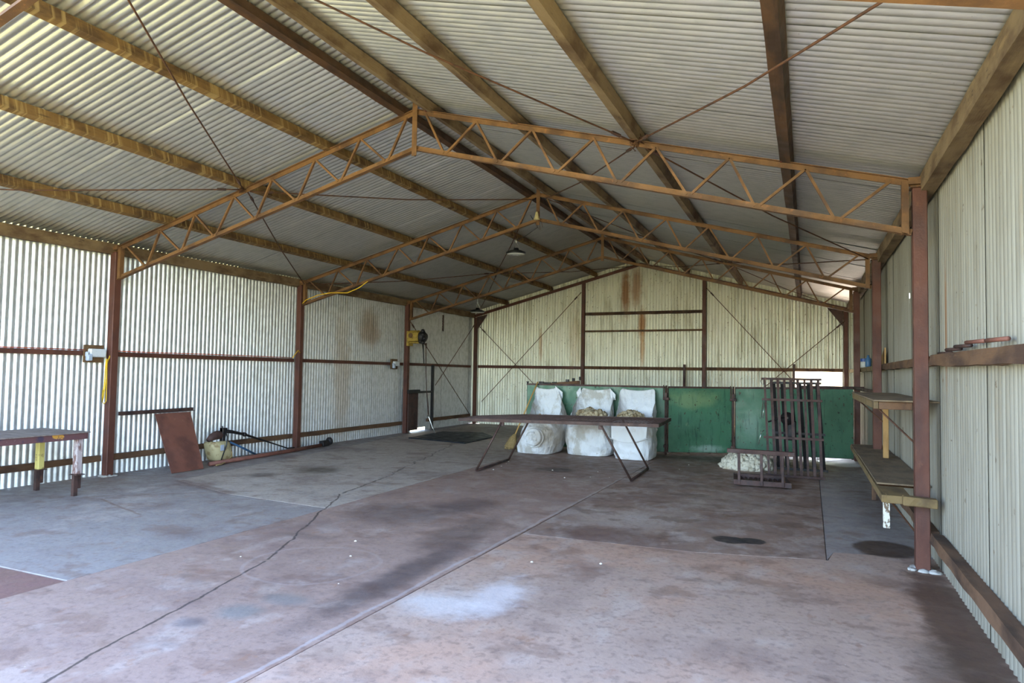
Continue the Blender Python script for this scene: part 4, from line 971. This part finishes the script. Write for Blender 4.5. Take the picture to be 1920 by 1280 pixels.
t = thing('wall_shelf', 'upper dusty plywood wall shelf above the lower one on right wall', 'shelf', (4.61, 1.5, 1.2), 'right wall shelves')
part('plywood', MB().box((4.61, 1.52, 1.302), (.47, 2.92, .012)), 'ply', t, bevel=.001)
part('front_rail', MB().box((4.395, 1.52, 1.265), (.035, 2.86, .06)), 'frame_timber', t, bevel=.003)
part('end_rail', MB().box((4.535, .115, 1.263), (.24, .05, .062)), 'girt', t, bevel=.004)
for y in (1.0, 2.0, 2.9): part('bearer', MB().box((4.61, y, 1.265), (.39, .045, .06)), 'girt', t)
part('brace', MB().tube([(4.41, .16, 1.24), (4.69, .17, .95)], .008, 6), 'rod', t)
part('brace', MB().tube([(4.41, 2.8, 1.24), (4.74, 2.8, .92)], .008, 6), 'rod', t)
solo('shelf_post', MB().box((4.68, 2.43, .915), (.055, .055, .64)), 'pine', 'pale pine post standing on the lower shelf under the upper shelf', 'post', bevel=.004)
# tin, bottle and scrap on the right rail
t = thing('tin', 'blue and white tin on the right wall rail past second column', 'tin', (4.775, 6.9, 1.65))
part('body', MB().lathe([(.055, 0), (.055, .10)], (4.775, 6.9, 1.652), n=20), 'lamp_white', t, 'pale label band', smooth=True)
part('lid', MB().lathe([(.058, .10), (.058, .15), (.05, .155)], (4.775, 6.9, 1.652), n=20), 'blue_tin', t, 'blue upper part')
solo('bottle', MB().lathe([(.038, 0), (.042, .01), (.042, .13), (.018, .16), (.018, .19)], (4.78, 6.1, 1.652), n=14), 'blue_pipe', 'pale blue bottle beside the blue tin on right rail', 'bottle', smooth=True)
solo('wood_scrap', MB().plate([(4.80, 3.62, 1.662), (4.80, 4.15, 1.662), (4.80, 4.15, 1.74), (4.80, 3.62, 1.87)], .016, (-1, 0, 0)), 'pine', 'pointed scrap of plywood standing on right rail behind second column', 'scrap')

# ------------------------------------------------------------------ lamps
def lamp(x, y, z, ztop, label):
    t = thing('pendant_lamp', label, 'lamp', (x, y, z), 'round pendant lamps')
    part('housing', MB().lathe([(.05, .10), (.06, .06), (.12, .05), (.188, .022), (.19, 0), (.172, -.012)], (x, y, z), n=28), 'blackpaint', t, smooth=True)
    part('lens', MB().lathe([(.168, -.006), (.166, -.016), (.08, -.022)], (x, y, z), n=28), 'lamp_white', t, smooth=True)
    w = MB()
    for k in range(3):
        a = k*2*PI/3 + .4; w.tube([(x+math.cos(a)*.10, y+math.sin(a)*.10, z+.05), (x, y, z+.22)], .004, 5)
    w.tube([(x, y, z+.21), (x, y, ztop)], .005, 5)
    part('hanger', w, 'steel_bright', t)
    part('hook', MB().lathe([(.012, -.02), (.02, 0), (.012, .02)], (x, y, z+.225), n=8), 'lamp_white', t)
lamp(-1.18, 5.5, 3.715, chord_top(1.18)+.005, 'round black pendant lamp hanging behind the middle truss, left of ridge')
lamp(-3.72, 9.0, 2.955, chord_top(3.72)+.005, 'round pendant lamp hanging in the far left corner by the back wall')
t = thing('lamp_holder', 'pale lamp fitting tied at the peak of the middle truss', 'lamp', (0, BAY-.06, 3.9))
part('cup', MB().lathe([(.015, .12), (.025, .09), (.03, .05), (.05, 0), (.045, -.01)], (0, BAY-.08, 3.87), n=14), 'hopper', t, smooth=True)
part('frayed_cord', MB().tube([(.01, BAY-.08, 3.87), (.05, BAY-.08, 3.78), (.06, BAY-.08, 3.70)], .004, 5).tube([(-.01, BAY-.08, 3.87), (.01, BAY-.08, 3.76), (.03, BAY-.08, 3.72)], .004, 5).tube([(0, BAY-.08, 3.87), (.08, BAY-.08, 3.83), (.10, BAY-.08, 3.74)], .004, 5), 'rod', t)
solo('cable', MB().tube([(-.12, BAY-.05, 3.95), (-.25, BAY+.6, 3.90), (-.75, BAY+1.2, 3.88), (-1.15, 5.45, 3.96)], .006, 5), 'blackpaint', 'thin dark lamp cable between the middle truss peak and pendant lamp', 'cord', smooth=True)
# a few wool tufts on the floor
lt = MB()
for (x, y) in ((1.05, 3.15), (1.3, 3.25), (.75, 2.9), (.35, 3.5), (2.05, 4.6), (2.1, 5.2), (1.0, 3.7), (-.45, 3.1), (-.5, 3.5), (-.55, 3.8), (-.62, 4.05), (1.55, 3.6), (1.6, 3.9), (.3, -1.3), (-.2, -2.1), (.55, -1.7), (.9, -2.3), (1.9, -1.2), (2.4, -1.0)):
    r = .006+.009*random.random(); lt.lathe([(r, .002), (r*.8, r*.5), (r*.2, r*.8)], (x, y, 0), n=7)
solo('wool_tufts', lt, 'litter', 'tiny white wool tufts scattered over the concrete floor', 'wool', kind='stuff')
